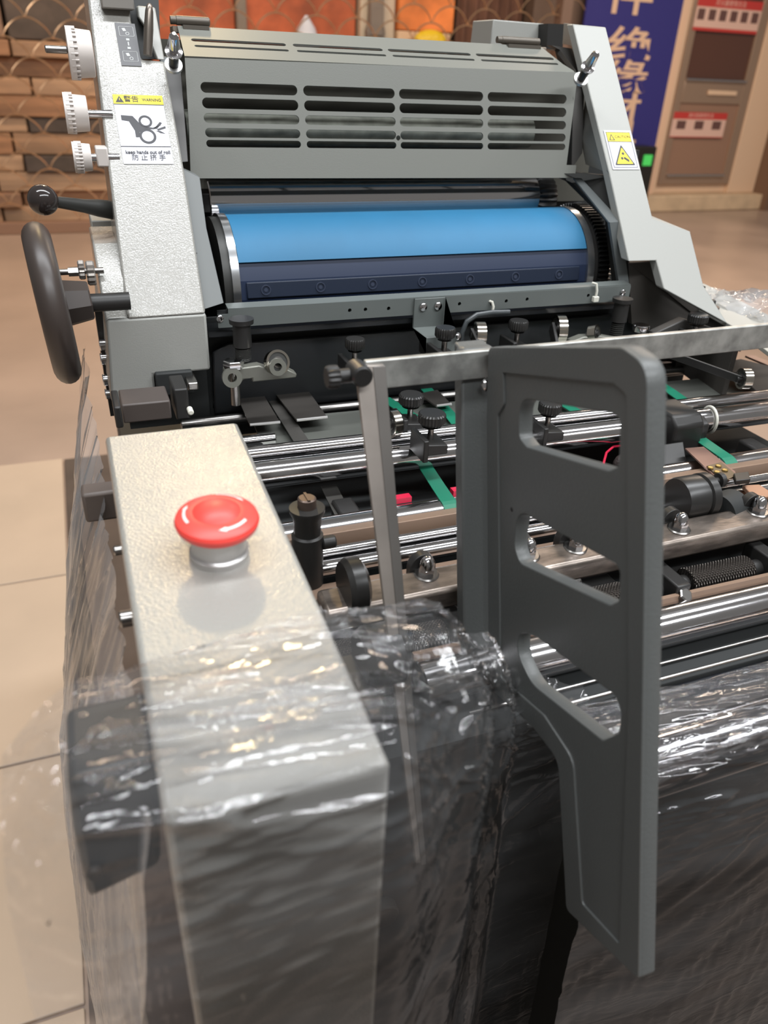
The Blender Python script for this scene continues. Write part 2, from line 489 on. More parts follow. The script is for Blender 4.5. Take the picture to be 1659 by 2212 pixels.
# ------------------------------------------------------------------ rolling wire grille
WIRE = mat('warm_galvanised_wire', (214, 176, 140), 0.3, 0.9)
gt = thing('rolling_grille', (1.3, 5.5, 0), 'scalloped wire rolling grille drawn across the store front', 'grille')
gy = 5.5
cw = 0.262; rh = 0.098
for k in range(16):
    z = 0.08 + k * rh; pts = []
    x = -1.0 + (cw / 2 if k % 2 else 0); xe = 3.35
    while x < xe:
        for q in range(12):
            t = q / 12
            a = math.sin(math.pi * t)
            pts.append((x + cw * t, gy + 0.012 * math.sin(2 * math.pi * t), z + 0.098 * (a ** 0.7)))
        x += cw
    obj('scallop_wire', B().tube(pts, 0.0045, 6), WIRE, gt)
obj('bottom_rail', B().box(-1.05, 3.4, gy - 0.03, gy + 0.03, 0.0, 0.07), mat('grille_rail_brown', (140, 108, 88), 0.5), gt, bev=0.005)
obj('side_channel', B().box(3.36, 3.44, gy - 0.05, gy + 0.05, 0.0, 3.0), mat('grille_channel_brown', (120, 98, 86), 0.5), gt, bev=0.004)

# ------------------------------------------------------------------ stacked timber behind the grille
random.seed(3)
TW = [mat('plank_tan', (166, 132, 104), 0.6, var=0.12, vscale=6, stretch=(0.2, 1, 3)), mat('plank_amber', (156, 116, 86), 0.6, var=0.15, vscale=6, stretch=(0.2, 1, 3)),
      mat('plank_brown', (138, 106, 84), 0.6, var=0.15, vscale=6, stretch=(0.2, 1, 3)), mat('plank_pale', (180, 148, 120), 0.6, var=0.1, vscale=6, stretch=(0.2, 1, 3))]
DKB = mat('store_dark_carton', (84, 74, 68), 0.7, var=0.1)
zz = 0.0
rowdesc = ['lowest', 'second', 'third', 'fourth', 'fifth', 'sixth', 'seventh', 'eighth', 'ninth', 'tenth', 'eleventh']
heights = [0.10, 0.09, 0.12, 0.10, 0.13, 0.09, 0.12, 0.10, 0.11, 0.09]
for k, h in enumerate(heights):
    xs = [-1.1, random.uniform(-0.5, -0.15), random.uniform(0.45, 0.64)]
    if k in (3, 5, 7): xs = [-1.1, -0.32 + 0.03 * k, 0.62]
    for q in range(2):
        a, b_ = xs[q], xs[q + 1]
        m = DKB if (q == 1 and k in (3, 5)) else TW[(k * 2 + q * 3 + (k // 3)) % 4]
        side = 'left' if q == 0 else 'right'
        kind = 'dark carton' if m is DKB else {0: 'tan plank', 1: 'amber plank', 2: 'brown plank', 3: 'pale plank'}[TW.index(m)]
        o = obj('carton' if m is DKB else 'plank', B().box(a, b_ - 0.012, 5.85 + random.uniform(0, 0.12), 6.5, zz, zz + h - 0.004), m, None, bev=0.006)
        tag(o, '%s at the %s, %s layer from the floor in the stack behind grille' % (kind, side, rowdesc[k]), 'carton' if m is DKB else 'plank', 'timber stacked behind the grille')
    zz += h
o = obj('carton', B().box(-0.2, 0.6, 5.95, 6.5, zz, zz + 0.55), DKB, None, bev=0.01)
tag(o, 'large dark carton on top of the timber stack behind grille', 'carton')
o = obj('carton', B().box(-1.1, -0.22, 5.95, 6.5, zz, zz + 0.5), mat('dusty_brown_carton', (150, 122, 104), 0.7, var=0.08), None, bev=0.01)
tag(o, 'dusty brown carton on top left of the timber stack behind grille', 'carton')
# orange brown sheets standing upright
OR = mat('orange_brown_sheet', (172, 88, 54), 0.6, var=0.16, vscale=5)
for k, (a, b_, d) in enumerate(((0.66, 1.22, 'leftmost orange brown sheet standing upright behind the press'), (1.30, 2.08, 'orange brown sheet standing upright right of the grey post'))):
    o = obj('sheet_board', B().box(a, b_, 6.1, 6.16, 0.0, 2.0), OR, None, bev=0.004); tag(o, d, 'board', 'orange brown sheets behind the press')
o = obj('post', B().box(1.225, 1.295, 6.05, 6.15, 0, 2.6), mat('grey_store_post', (126, 116, 106), 0.5), None, bev=0.006)
tag(o, 'narrow grey post between the two orange brown sheets', 'post')
ps = thing('rack_upright', (2.2, 6.05, 0), 'pale rack upright with grey clamp behind the press cover', 'rack')
obj('upright', B().box(2.10, 2.36, 6.05, 6.2, 0, 2.6), mat('pale_rack_paint', (206, 192, 172), 0.5), ps, bev=0.006)
obj('clamp', B().box(2.15, 2.25, 5.98, 6.05, 1.18, 1.5).cyl((2.2, 5.99, 1.2), (2.2, 6.04, 1.2), 0.07, 20), mat('clamp_grey', (128, 118, 110), 0.5), ps, bev=0.006)
o = obj('carton', B().box(2.37, 2.78, 6.0, 6.3, 0.8, 1.22), mat('pale_carton', (222, 190, 158), 0.6), None, bev=0.008); tag(o, 'pale carton beside the rack upright behind the grille', 'carton')
o = obj('carton', B().box(2.37, 2.80, 6.0, 6.3, 1.224, 1.5), mat('orange_carton', (222, 128, 66), 0.6, var=0.15, vscale=4), None, bev=0.008); tag(o, 'orange carton stacked on the pale one behind the grille', 'carton')
o = obj('plastic_bag', B().ball((2.58, 5.9, 1.16), 0.1, 18, (1.3, 0.5, 0.75)), mat('yellow_bag', (236, 200, 40), 0.4, bump=0.5, bscale=20, bdist=0.02), None); tag(o, 'bright yellow bag just above the press cover edge', 'bag')
o = obj('store_shelf', B().box(2.0, 3.34, 5.78, 5.97, 1.05, 1.085).box(2.02, 2.06, 5.8, 5.84, 0, 1.05).box(3.28, 3.32, 5.8, 5.84, 0, 1.05), DARK, None); tag(o, 'dark shelf holding the yellow bag behind the press cover', 'shelf')
o = obj('curtain', B().grid(60, 2, lambda u, v: Vector((2.84 + 0.55 * u, 6.05 + 0.02 * math.sin(u * 40), 2.6 * v))), mat('dark_brown_cloth', (106, 74, 60), 0.8, var=0.12, vscale=4), None)
tag(o, 'dark brown cloth hanging behind the grille beside the brown column', 'curtain')
o = obj('paper_cone', B().lathe((1.66, 5.9, 1.0), (0.02, 0, 1), [(0, 0.11), (0.12, 0.09), (0.2, 0.06), (0.27, 0.01)], 14), mat('pale_blue_paper', (206, 212, 226), 0.6), None); tag(o, 'pale blue pointed paper packet showing above the press cover', 'packet')
o = obj('store_shelf', B().box(1.2, 1.99, 5.78, 6.02, 0.96, 0.998).box(1.22, 1.26, 5.8, 5.84, 0, 0.96).box(1.93, 1.97, 5.8, 5.84, 0, 0.96), DARK, None); tag(o, 'dark shelf under the pale blue pointed packet', 'shelf')

# ================================================================== THE PRESS
SH[0] = -0.25
pr = thing('printing_press', (0.28, 0.55, 0.0), 'small light grey offset printing press with blue blanket cylinder and red stop button', 'printing press')


def P(name, b, m, parent=None, **k): return obj(name, b, m, parent or pr, **k)


# ---- lower body
P('plinth', B().box(-0.10, 0.75, 0.30, 1.1, 0.25, 0.32), MAROON, bev=0.004, label='dark brown base frame')
P('body_shell', B().box(0.015, 0.62, 0.36, 1.0, 0.325, 0.90), PIT, label='black lower body')
P('inner_pan', B().box(0.072, 0.62, 0.30, 0.62, 0.90, 0.915), PIT)
P('front_apron', B().box(0.072, 0.62, 0.292, 0.30, 0.26, 0.93), mat('apron_dark_grey', (44, 43, 40), 0.5, var=0.1), bev=0.002)

# ---- left control panel: folded sheet box
zt = lambda y: 1.055 + 0.071 * (y - 0.157)
pts = [(-0.0008, 0.158, zt(0.158)), (-0.0008, 0.403, zt(0.403)), (-0.0008, 0.403, 0.985), (-0.0008, 0.34, 0.985), (-0.0008, 0.30, 0.28), (-0.0008, 0.1585, 0.28)]
P('control_panel_cover', B().prism(pts, (0.0716, 0, 0)), PANEL, bev=0.0025, label='hammered light grey cover carrying the stop button')
for (z, y, r, L, nm) in ((1.005, 0.36, 0.0028, 0.018, 'side_pin'), (1.005, 0.30, 0.0042, 0.018, 'side_pin')):
    q = atY(245, 1190, y) if r < 0.003 else atY(258, 1338, y)
    P(nm, B().ccyl((q.x, y, q.z), (0.002, y, q.z), r, 16), DCHROME)
# black side bracket wrapped in film, left of the cover front
c1 = atY(145, 1690, 0.19); c2 = atY(345, 1640, 0.19); c3 = atY(350, 1870, 0.19); c4 = atY(190, 1948, 0.19); c5 = atY(158, 1800, 0.19)
P('side_handle_block', B().prism([c1, c2, c3, c4, c5], (0, 0.035, 0)), BLACK, bev=0.003)
c = atY(206, 1888, 0.188)
P('handle_bolt', B().ccyl((c.x, 0.190, c.z), (c.x, 0.187, c.z), 0.0032, 20), BLACK)
c = atY(205, 1118, 0.42)
P('side_block', B().box(c.x - 0.006, 0.004, 0.435, 0.45, c.z - 0.012, c.z + 0.008), mat('side_block_brown', (88, 78, 72), 0.5), bev=0.002)

# ---- emergency stop
eb = P('stop_button_base', B().lathe((0.0385, 0.283, 1.0635), (0, -0.071, 1), [(0, 0.0128), (0.0035, 0.0128), (0.0042, 0.0118), (0.0052, 0.0113), (0.016, 0.0113)], 48), ALU, label='ribbed aluminium collar')
ec = Vector((0.0385, 0.2818, 1.0785)); ea = Vector((0, -0.071, 1)).normalized()
eh = obj('mushroom_head', B().lathe(ec, ea, [(0, 0.012), (0.0005, 0.0158), (0.002, 0.0171), (0.0042, 0.0176), (0.0058, 0.0170), (0.0066, 0.0158), (0.0079, 0.0125), (0.0083, 0.0105), (0.0083, 0.0100), (0.0090, 0.0092), (0.0104, 0.0072), (0.0114, 0.0048), (0.0119, 0.0022), (0.0120, 0.0008)], 56), RED, eb, label='red emergency mushroom head with three pale arrows')
ev, eu = Vector((1, 0, 0)), Vector((0, 1, 0.071)).normalized()
for k in range(3):
    a0 = math.radians(52 + 120 * k)
    b = B(); vs = []; N_ = 14
    for i in range(N_ + 1):
        g = a0 + math.radians(58) * (i / N_) - math.radians(29)
        w = 0.00055 * (1 if i > 3 else (2.2 * i / 3.5)) + 0.00002
        for rr in (0.0134 - w, 0.0134 + w):
            hgt = 0.0066 + (0.0158 - rr) * 0.40 + 0.0003
            vs.append(ec + ev * math.cos(g) * rr + eu * math.sin(g) * rr + ea * hgt)
    b.add(vs, [(2 * i, 2 * i + 1, 2 * i + 3, 2 * i + 2) for i in range(N_)])
    o = obj('arrow', b, ARROW, pr)
    o.name = 'button_arrow'

# ---- left tower: lower box, sloped housing
prof = [(0.0075, 1.0207), (0.041, 1.0211), (0.041, 1.0396), (0.0837, 1.0396), (0.0837, 1.084), (0.0126, 1.084)]
P('tower_base_cover', B().prism([(x, 0.58, z) for x, z in prof], (0, 0.2, 0)), PANEL2, bev=0.002, label='light grey lower box of left side cover')
T1 = Vector((0, 0.16, 0.201)).normalized(); tn = Vector((0, -0.201, 0.16)).normalized(); tp = Vector((0, 0.58, 1.084))


def tw(px, py): return atP(px, py, tp, tn)


def sloped(name, pxs, back, m, bev=0.0018, par=None, label=None, off=0.0):
    a = [tw(*q) + Vector((0, off, 0)) for q in pxs]
    return P(name, B().prism(a, Vector((0, back, 0))), m, par, bev=bev, label=label)


sloped('tower_cover', [(275, 690), (445, 678), (400, 380), (356, 133), (306, 130), (283, 45), (276, -60), (178, -60), (190, 0), (232, 345)], 0.07, PANEL, label='hammered light grey sloping cover of left tower')
sloped('tower_cheek', [(297, 12), (335, 16), (356, 130), (340, 129), (323, 85), (325, 72), (299, 36)], 0.05, PANEL2, bev=0.001)
sloped('lever_slot', [(270, -40), (345, -40), (352, 128), (300, 128)], 0.03, PIT, off=0.012, bev=0)
g0 = tw(318, 120); g1 = tw(318, 36)
P('lever_arm', B().lathe(g0 + Vector((0, -0.003, 0.0)), (g1 + Vector((0, -0.016, 0.004))) - g0, [(0, 0.0034), (0.018, 0.0036), (0.030, 0.0030), (0.0335, 0.0022), (0.0352, 0.0008)], 20), mat('lever_bronze_grey', (120, 112, 104), 0.3, 0.8))
q = tw(252, 8)
P('cover_clip', B().box(q.x - 0.012, q.x + 0.012, q.y - 0.012, q.y + 0.004, q.z - 0.004, q.z + 0.01), mat('clip_grey', (130, 126, 120), 0.5), bev=0.001)
# shoulder block left of tower
P('tower_shoulder', B().prism([(0.0115, 0.585, 1.084), (0.0115, 0.60, 1.108), (0.0115, 0.63, 1.127), (0.0115, 0.70, 1.127), (0.0115, 0.70, 1.03), (0.0115, 0.585, 1.03)], (0.0195, 0, 0)), PANEL, bev=0.0015)
P('tower_rear_box', B().box(0.0145, 0.034, 0.72, 0.78, 1.05, 1.128), PANEL2, bev=0.001)
q = atY(235, 492, 0.79)
P('pink_tag', B().prism([(q.x - 0.008, 0.79, q.z - 0.006), (q.x + 0.006, 0.79, q.z - 0.006), (q.x + 0.004, 0.79, q.z + 0.006)], (0, 0.001, 0)), mat('pink_paper', (226, 130, 150), 0.6), smooth=False)
# small roller ends showing left of the lower box
for (px, py, r) in ((226, 745, 0.0045), (228, 775, 0.005), (233, 820, 0.005), (238, 850, 0.0045)):
    q = atY(px, py, 0.63)
    P('roller_end', B().ccyl((q.x - 0.004, 0.63, q.z), (0.03, 0.63, q.z), r, 18), CHROME)
P('side_frame_edge', B().box(0.006, 0.03, 0.64, 0.68, 0.985, 1.075), BLACK)

# ---- warning sticker
s0, s1, s2 = Vector((0.0422, 0.6905, 1.2228)), Vector((0.079, 0.6905, 1.2228)), Vector((0.0422, 0.6552, 1.1784))
sw, sh_ = 0.0366, 0.0567
stf = frame(s0 + tn * 0.0004, (1, 0, 0), T1)


def sloc(u, v): return (u * sw, -v * sh_)


def flat(name, loops, fr, m, par, h=0.0001, lift=0.0):
    fr2 = fr @ Matrix.Translation((0, 0, lift))
    return link(name, curve_mesh(loops, h, fr2), m, par, smooth=False)


st = flat('warning_sticker', [[sloc(0, 0), sloc(1, 0), sloc(1, 1), sloc(0, 1)]], stf, STW, pr)
st['label'] = 'white and yellow warning sticker about hands and rollers'
flat('sticker_header', [[sloc(0, 0), sloc(1, 0), sloc(1, 0.135), sloc(0, 0.135)]], stf, YEL, st, lift=0.00015)
cc = lambda u, v, r: [(u * sw + r * math.cos(t * math.pi / 12), -v * sh_ + r * math.sin(t * math.pi / 12)) for t in range(24)]
flat('sticker_pictogram', [cc(0.57, 0.385, 0.0050), cc(0.57, 0.385, 0.0034)], stf, INK, st, lift=0.0002)
flat('sticker_pictogram', [cc(0.57, 0.60, 0.0062), cc(0.57, 0.60, 0.0044)], stf, INK, st, lift=0.0002)
flat('sticker_pictogram', [[sloc(*q) for q in [(0.10, 0.30), (0.33, 0.31), (0.43, 0.40), (0.50, 0.455), (0.70, 0.475), (0.88, 0.43), (0.72, 0.495), (0.50, 0.50), (0.42, 0.54), (0.40, 0.615), (0.33, 0.615), (0.33, 0.52), (0.24, 0.385), (0.10, 0.37)]]], stf, INK, st, lift=0.0002)
for pts_ in ([(0.72, 0.49), (0.86, 0.39), (0.90, 0.405), (0.78, 0.49)], [(0.78, 0.495), (0.96, 0.45), (0.96, 0.48), (0.80, 0.515)], [(0.76, 0.52), (0.84, 0.52), (0.93, 0.56), (0.84, 0.55)]):
    flat('sticker_pictogram', [[sloc(*q) for q in pts_]], stf, INK, st, lift=0.0002)
flat('sticker_rule', [[sloc(0.0, 0.745), sloc(1, 0.745), sloc(1, 0.755), sloc(0, 0.755)]], stf, INK, st, lift=0.0002)
flat('sticker_rule', [[sloc(0.0, 0.135), sloc(1, 0.135), sloc(1, 0.143), sloc(0, 0.143)]], stf, INK, st, lift=0.0002)
flat('sticker_triangle', [[sloc(0.04, 0.115), sloc(0.21, 0.115), sloc(0.125, 0.02)], [sloc(0.118, 0.05), sloc(0.132, 0.05), sloc(0.13, 0.085), sloc(0.12, 0.085)]], stf, INK, st, lift=0.0002)


def lettering(s, u, v, size, fr, m, par, w=None, h=None, bold=0.0, sx=1.0, lift=0.0004):
    w = w or sw; h = h or sh_
    f2 = fr @ Matrix.Translation((u * w, -v * h, lift))
    return link('lettering', text_mesh(s, size, f2, bold, 0.00003, sx), m, par, smooth=False)


lettering('警告', 0.36, 0.068, 0.0056, stf, INK, st, bold=0.00004)
lettering('WARNING', 0.77, 0.072, 0.0034, stf, INK, st, bold=0.00004, sx=0.85)
lettering('keep hands out of roll', 0.52, 0.835, 0.0040, stf, INK, st, bold=0.00008, sx=0.92)
lettering('防 止 挤 手', 0.52, 0.915, 0.0052, stf, INK, st, sx=1.0)

# ---- lever legend plate
l0 = Vector((0.0525, 0.7281, 1.2701)); lw, lh = 0.0150, 0.0360
lf = frame(l0 + tn * 0.0004, (1, 0, 0), T1)
LL = lambda u, v: (u * lw, -v * lh)
lg = flat('legend_plate', [[LL(0, 0), LL(1, 0), LL(1, 1), LL(0, 1)]], lf, DECAL, pr)
lg['label'] = 'dark grey legend plate with pale lever symbols'
LGT = mat('legend_print', (176, 178, 176), 0.5)
for (v0, v1) in ((0.08, 0.31), (0.66, 0.90)):
    outer = rounded([LL(0.15, v0), LL(0.88, v0), LL(0.88, v1), LL(0.15, v1)], 0.001); k_ = 0.00025
    inner = rounded([(LL(0.15, v0)[0] + k_, LL(0.15, v0)[1] - k_), (LL(0.88, v0)[0] - k_, LL(0.88, v0)[1] - k_), (LL(0.88, v1)[0] - k_, LL(0.88, v1)[1] + k_), (LL(0.15, v1)[0] + k_, LL(0.15, v1)[1] + k_)], 0.0008)
    flat('legend_symbol', [outer, inner], lf, LGT, lg, lift=0.00015)
    mv = (v0 + v1) / 2
    r_ = 0.0014
    C2 = lambda u, v, r: [(u * lw + r * math.cos(t * math.pi / 9), -v * lh + r * math.sin(t * math.pi / 9)) for t in range(18)]
    flat('legend_symbol', [C2(0.55, mv + 0.05, r_), C2(0.55, mv + 0.05, r_ * 0.7)], lf, LGT, lg, lift=0.00015)
    flat('legend_symbol', [[LL(0.30, mv - 0.07), LL(0.45, mv - 0.08), LL(0.52, mv - 0.01), LL(0.36, mv)]], lf, LGT, lg, lift=0.00015)
for (a, b_) in ((0.36, 0.41), (0.44, 0.53), (0.56, 0.61)):
    w_ = 0.08 if b_ - a < 0.06 else 0.03
    flat('legend_symbol', [[LL(0.52 - w_, a), LL(0.52 + w_, a), LL(0.52 + w_, b_), LL(0.52 - w_, b_)]], lf, LGT, lg, lift=0.00015)

# ---- white dial knobs on the left
for (px, py, x0, x1, y, r, stem) in ((172, 116, 0.0150, 0.032, 0.69, 0.0172, -0.003), (170, 245, 0.0065, 0.0225, 0.68, 0.0138, 0.033), (176, 340, 0.0075, 0.020, 0.66, 0.0106, 0.033)):
    q = atY(px, py, y)
    b = B()
    b.lathe((x0, y, q.z), (1, 0, 0), [(0, r * 1.0), (0.0040, r * 1.0), (0.0042, r * 0.93), (x1 - x0 - 0.0005, r * 0.87), (x1 - x0, r * 0.84)], 40)
    k = P('dial_knob', b, WHITE)
    g = B()
    for i in range(26):
        t = 2 * math.pi * i / 26; cy, cz = y + math.cos(t) * r * 0.965, q.z + math.sin(t) * r * 0.965
        g.cyl((x0 + 0.0015, cy, cz), (x0 + 0.0065, cy, cz), 0.0008, 6)
    obj('grip_rib', g, WHITE, k)
    if stem > 0: obj('knob_shaft', B().cyl((x1, y, q.z), (0.04, y, q.z), 0.0028, 16), CHROME, k)
    else: obj('knob_shaft', B().ccyl((-0.0005, y, q.z + 0.002), (x0, y, q.z + 0.002), 0.0026, 16), DCHROME, k)
q = atY(218, 340, 0.66)
P('shaft_bracket', B().box(0.0235, 0.032, 0.655, 0.675, q.z - 0.006, q.z + 0.007), WHITE, bev=0.001)

# ---- ball lever
q = atY(93, 432, 0.62); q2 = atY(250, 455, 0.66)
bl = P('control_lever', B().lathe(q, q2 - q, [(0.004, 0.0036), (0.035, 0.0048), (0.048, 0.0062), ((q2 - q).length, 0.007)], 20), DARK)
obj('lever_ball', B().ball(q, 0.0103, 32), mat('glossy_black_ball', (46, 40, 38), 0.12), bl)

# ---- handwheel
wc = Vector((-0.0215, 0.575, 1.098)); wax = Vector((1, 0.05, 0.055)).normalized()
_, wu, wv = basis(wax)
Rw = 0.054
rim = B(); N_ = 56; M_ = 18; vs = []
for i in range(N_):
    a = 2 * math.pi * i / N_; d = wu * math.cos(a) + wv * math.sin(a)
    for j in range(M_):
        t = 2 * math.pi * j / M_
        vs.append(wc + d * (Rw - 0.010 + 0.0105 * math.cos(t)) + wax * 0.0093 * math.sin(t))
rim.add(vs, [(i * M_ + j, ((i + 1) % N_) * M_ + j, ((i + 1) % N_) * M_ + (j + 1) % M_, i * M_ + (j + 1) % M_) for i in range(N_) for j in range(M_)])
hw = P('handwheel', rim, WHEEL, label='dark brown black moulded handwheel on left side')
obj('wheel_web', B().lathe(wc - wax * 0.003, wax, [(0, 0.046), (0.006, 0.046)], 48), WHEEL, hw)
obj('wheel_hub', B().lathe(wc + wax * 0.002, wax, [(0, 0.017), (0.004, 0.0165), (0.0225, 0.0135), (0.0235, 0.0128)], 8), WHEEL, hw, sharp=20)
obj('wheel_shaft', B().cyl(wc, Vector((0.03, 0.575, wc.z)), 0.0062, 20), BLACK, hw)
for (px, py, r, l) in ((176, 583, 0.0066, 0.0045), (196, 590, 0.0085, 0.006)):
    q = atY(px, py, 0.60)
    P('knurled_collar', B().knurled((q.x - l / 2, 0.60, q.z), (1, 0, 0), r, l, 14, 0.0012), mat('collar_grey', (140, 134, 128), 0.4, 0.5))
q = atY(128, 588, 0.60)
P('adjusting_screw', B().cyl((q.x, 0.60, q.z), (q.x + 0.03, 0.60, q.z), 0.0022, 14).cyl((q.x + 0.006, 0.60, q.z), (q.x + 0.014, 0.60, q.z), 0.0034, 6), DCHROME)

# ---- slotted guard cover
cn = Vector((0, -0.087, 0.02)).normalized(); cu = Vector((0, 0.02, 0.087)).normalized(); c0 = Vector((0, 0.71, 1.249))
cf = frame(c0, (1, 0, 0), cu)


def stadium(x0, x1, y0, y1, n=8):
    r = (y1 - y0) / 2; cy = (y0 + y1) / 2; out = []
    for k in range(n + 1):
        a = -math.pi / 2 + math.pi * k / n; out.append((x1 - r + r * math.cos(a), cy + r * math.sin(a)))
    for k in range(n + 1):
        a = math.pi / 2 + math.pi * k / n; out.append((x0 + r + r * math.cos(a), cy + r * math.sin(a)))
    return out


colsx = [(0.1110, 0.1905), (0.1955, 0.2775), (0.2815, 0.3635), (0.3680, 0.4515)]
zrow = [(1.2245, 1.2325), (1.2125, 1.2200), (1.2010, 1.2080), (1.1900, 1.1972), (1.1800, 1.1865)]
vv = lambda z: (z - 1.249) / 0.9746
# rows measured on the photograph: top/bottom z of each slot
zrow = [(1.2245, 1.2325), (1.2140, 1.2222), (1.2037, 1.2108), (1.1935, 1.2005), (1.1868, 1.1925)]
zrow = [(1.2255, 1.2330), (1.2145, 1.2222), (1.2042, 1.2112), (1.1940, 1.2006), (1.1868, 1.1921)]
outer = [(0.1012, vv(1.249)), (0.4635, vv(1.249)), (0.4570, vv(1.1745)), (0.4635, vv(1.1745)), (0.4635, vv(1.1635)), (0.0965, vv(1.1635)), (0.0965, vv(1.169))]
outer = [(0.1012, vv(1.249)), (0.4630, vv(1.2515)), (0.4535, vv(1.1740)), (0.4645, vv(1.1738)), (0.4635, vv(1.1628)), (0.1050, vv(1.1640)), (0.0955, vv(1.1640)), (0.0985, vv(1.20))]
holes = [stadium(a, b_, vv(z0), vv(z1)) for (a, b_) in colsx for (z0, z1) in zrow]
holes.append(circle2(0.2795, vv(1.1952), 0.0021, 12))
me = curve_mesh([outer] + holes, 0.0007, cf)
gc = link('slotted_guard', me, COVER, pr, smooth=False); gc['label'] = 'grey slotted front guard with five rows of long slots'
# top flap with hinges
tu = Vector((0, 0.05, 0.0225)).normalized(); tf = frame(c0 + Vector((0, 0.0004, 0.0008)), (1, 0, 0), tu)
tout = [(0.1012, 0), (0.4640, 0.001), (0.4560, 0.018), (0.4480, 0.052), (0.1040, 0.052)]
th = []
for (a, b_) in colsx:
    th.append(stadium(a, b_ - 0.001, 0.0255, 0.0305)); th.append(stadium(a + 0.001, b_ - 0.001, 0.0160, 0.0195))
tp_ = link('guard_top', curve_mesh([tout] + th, 0.0007, tf), COVER, pr, smooth=False)
P('guard_back_rail', B().box(0.100, 0.455, 0.758, 0.775, 1.2665, 1.2715), mat('rail_brownish', (128, 116, 104), 0.5), bev=0.0008)
for (xa, xb, r) in ((0.103, 0.131, 0.0035), (0.405, 0.447, 0.0032)):
    zc = 1.2755
    hg = P('cover_hinge', B().ccyl((xa, 0.760, zc), (xb, 0.760, zc), r, 18).cyl((xa - 0.004, 0.760, zc), (xa + 0.001, 0.760, zc), r * 0.9, 14).box(xa + 0.005, xb - 0.002, 0.752, 0.766, zc - 0.006, zc - 0.003), mat('hinge_olive_grey', (96, 90, 82), 0.45, 0.4))
# things seen through the slots
P('ink_roller', B().cyl((0.10, 0.735, 1.1985), (0.432, 0.735, 1.1985), 0.0135, 32), mat('rough_grey_roller', (132, 134, 124), 0.8, var=0.12, vscale=60), label='rough grey roller behind the slots')
P('ink_chamber', B().box(0.09, 0.53, 0.765, 0.77, 1.13, 1.262), mat('chamber_olive_grey', (84, 82, 74), 0.7))
P('chamber_bar', B().box(0.10, 0.45, 0.715, 0.722, 1.171, 1.1835), DCHROME)

# ---- locating pins of the cover
for (a, b_, nm) in (((375, 142), (376, 72), 0), ((1254, 172), (1290, 112), 1)):
    pa = atY(a[0], a[1], 0.69); pb = atY(b_[0], b_[1], 0.665)
    ax = pb - pa; L = ax.length
    lp = P('locating_pin', B().lathe(pa, ax, [(0, 0.0038), (L * 0.45, 0.0038)], 24), PLASTIC, label='black pin with polished tip and collars')
    obj('pin_tip', B().lathe(pa + ax * 0.42, ax, [(0, 0.0062), (0.0015, 0.0064), (0.0022, 0.0035), (0.004, 0.0034), (0.007, 0.0046), (L * 0.56 - 0.002, 0.0034), (L * 0.58, 0.0012)], 28), CHROME, lp)
    obj('pin_collar', B().ring(pa - ax.normalized() * 0.001, ax, 0.0038, 0.0066, 0.0024, 28), ALU, lp)

# ---- inner frames beside the cylinder
sloped('left_frame_plate', [(352, 120), (398, 128), (414, 358), (384, 362)], 0.004, FRAME, off=0.024, bev=0.0005)
sloped('left_frame_front', [(384, 362), (437, 387), (452, 500), (490, 664), (447, 678), (420, 500)], 0.02, mat('frame_mid_grey', (98, 101, 100), 0.5), off=0.012, bev=0.0005)
sloped('left_frame_post', [(358, 140), (399, 150), (415, 356), (393, 358)], 0.05, mat('frame_charcoal', (62, 60, 58), 0.5), off=0.020, bev=0.0005)
P('right_frame_plate', B().prism([atY(*q) for q in [(1185, 372, 0.70), (1240, 372, 0.70), (1317, 380, 0.66), (1360, 565, 0.62), (1362, 618, 0.615), (1338, 624, 0.615), (1322, 480, 0.64), (1236, 395, 0.70)]], (0.0, 0.012, 0)), DARK, bev=0.0003)
P('right_frame_strip', B().prism([atY(*q) for q in [(1317, 480, 0.622), (1340, 478, 0.622), (1360, 617, 0.612), (1338, 620, 0.612)]], (0.0, 0.004, 0)), FRAME, bev=0.0003)
P('right_frame_brace', B().prism([atY(*q) for q in [(1240, 385, 0.69), (1250, 378, 0.69), (1342, 478, 0.622), (1317, 482, 0.622)]], (0, 0.004, 0)), FRAME, bev=0.0003)

# ---- chrome rider roller
q = atY(850, 418, 0.735)
P('end_bearing_block', B().box(0.108, 0.1155, 0.72, 0.75, q.z - 0.012, q.z + 0.004), BLACK, bev=0.001)
P('rider_roller', B().ccyl((0.1145, 0.735, q.z - 0.004), (0.4445, 0.735, q.z - 0.004), 0.0185, 48), CHROME, label='polished chrome rider roller above the blue cylinder')
P('rider_gear', B().knurled((0.4455, 0.74, q.z - 0.006), (1, 0, 0), 0.022, 0.022, 26, 0.002), BLACK)
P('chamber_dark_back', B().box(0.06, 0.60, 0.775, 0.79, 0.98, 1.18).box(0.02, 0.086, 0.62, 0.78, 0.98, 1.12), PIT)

# ---- blanket cylinder
Cy, Cz, R = 0.695, 1.078, 0.057
cylm = B()
cyc = P('cylinder_body', B().prism([(0.119, Cy + math.cos(math.radians(q_)) * (R - 0.0022), Cz + math.sin(math.radians(q_)) * (R - 0.0022)) for q_ in [k * 4 for k in range(37)] + [152, 166, 182, 198] + [k * 4 for k in range(53, 90)]], (0.345, 0, 0)), BLUED, sharp=12)
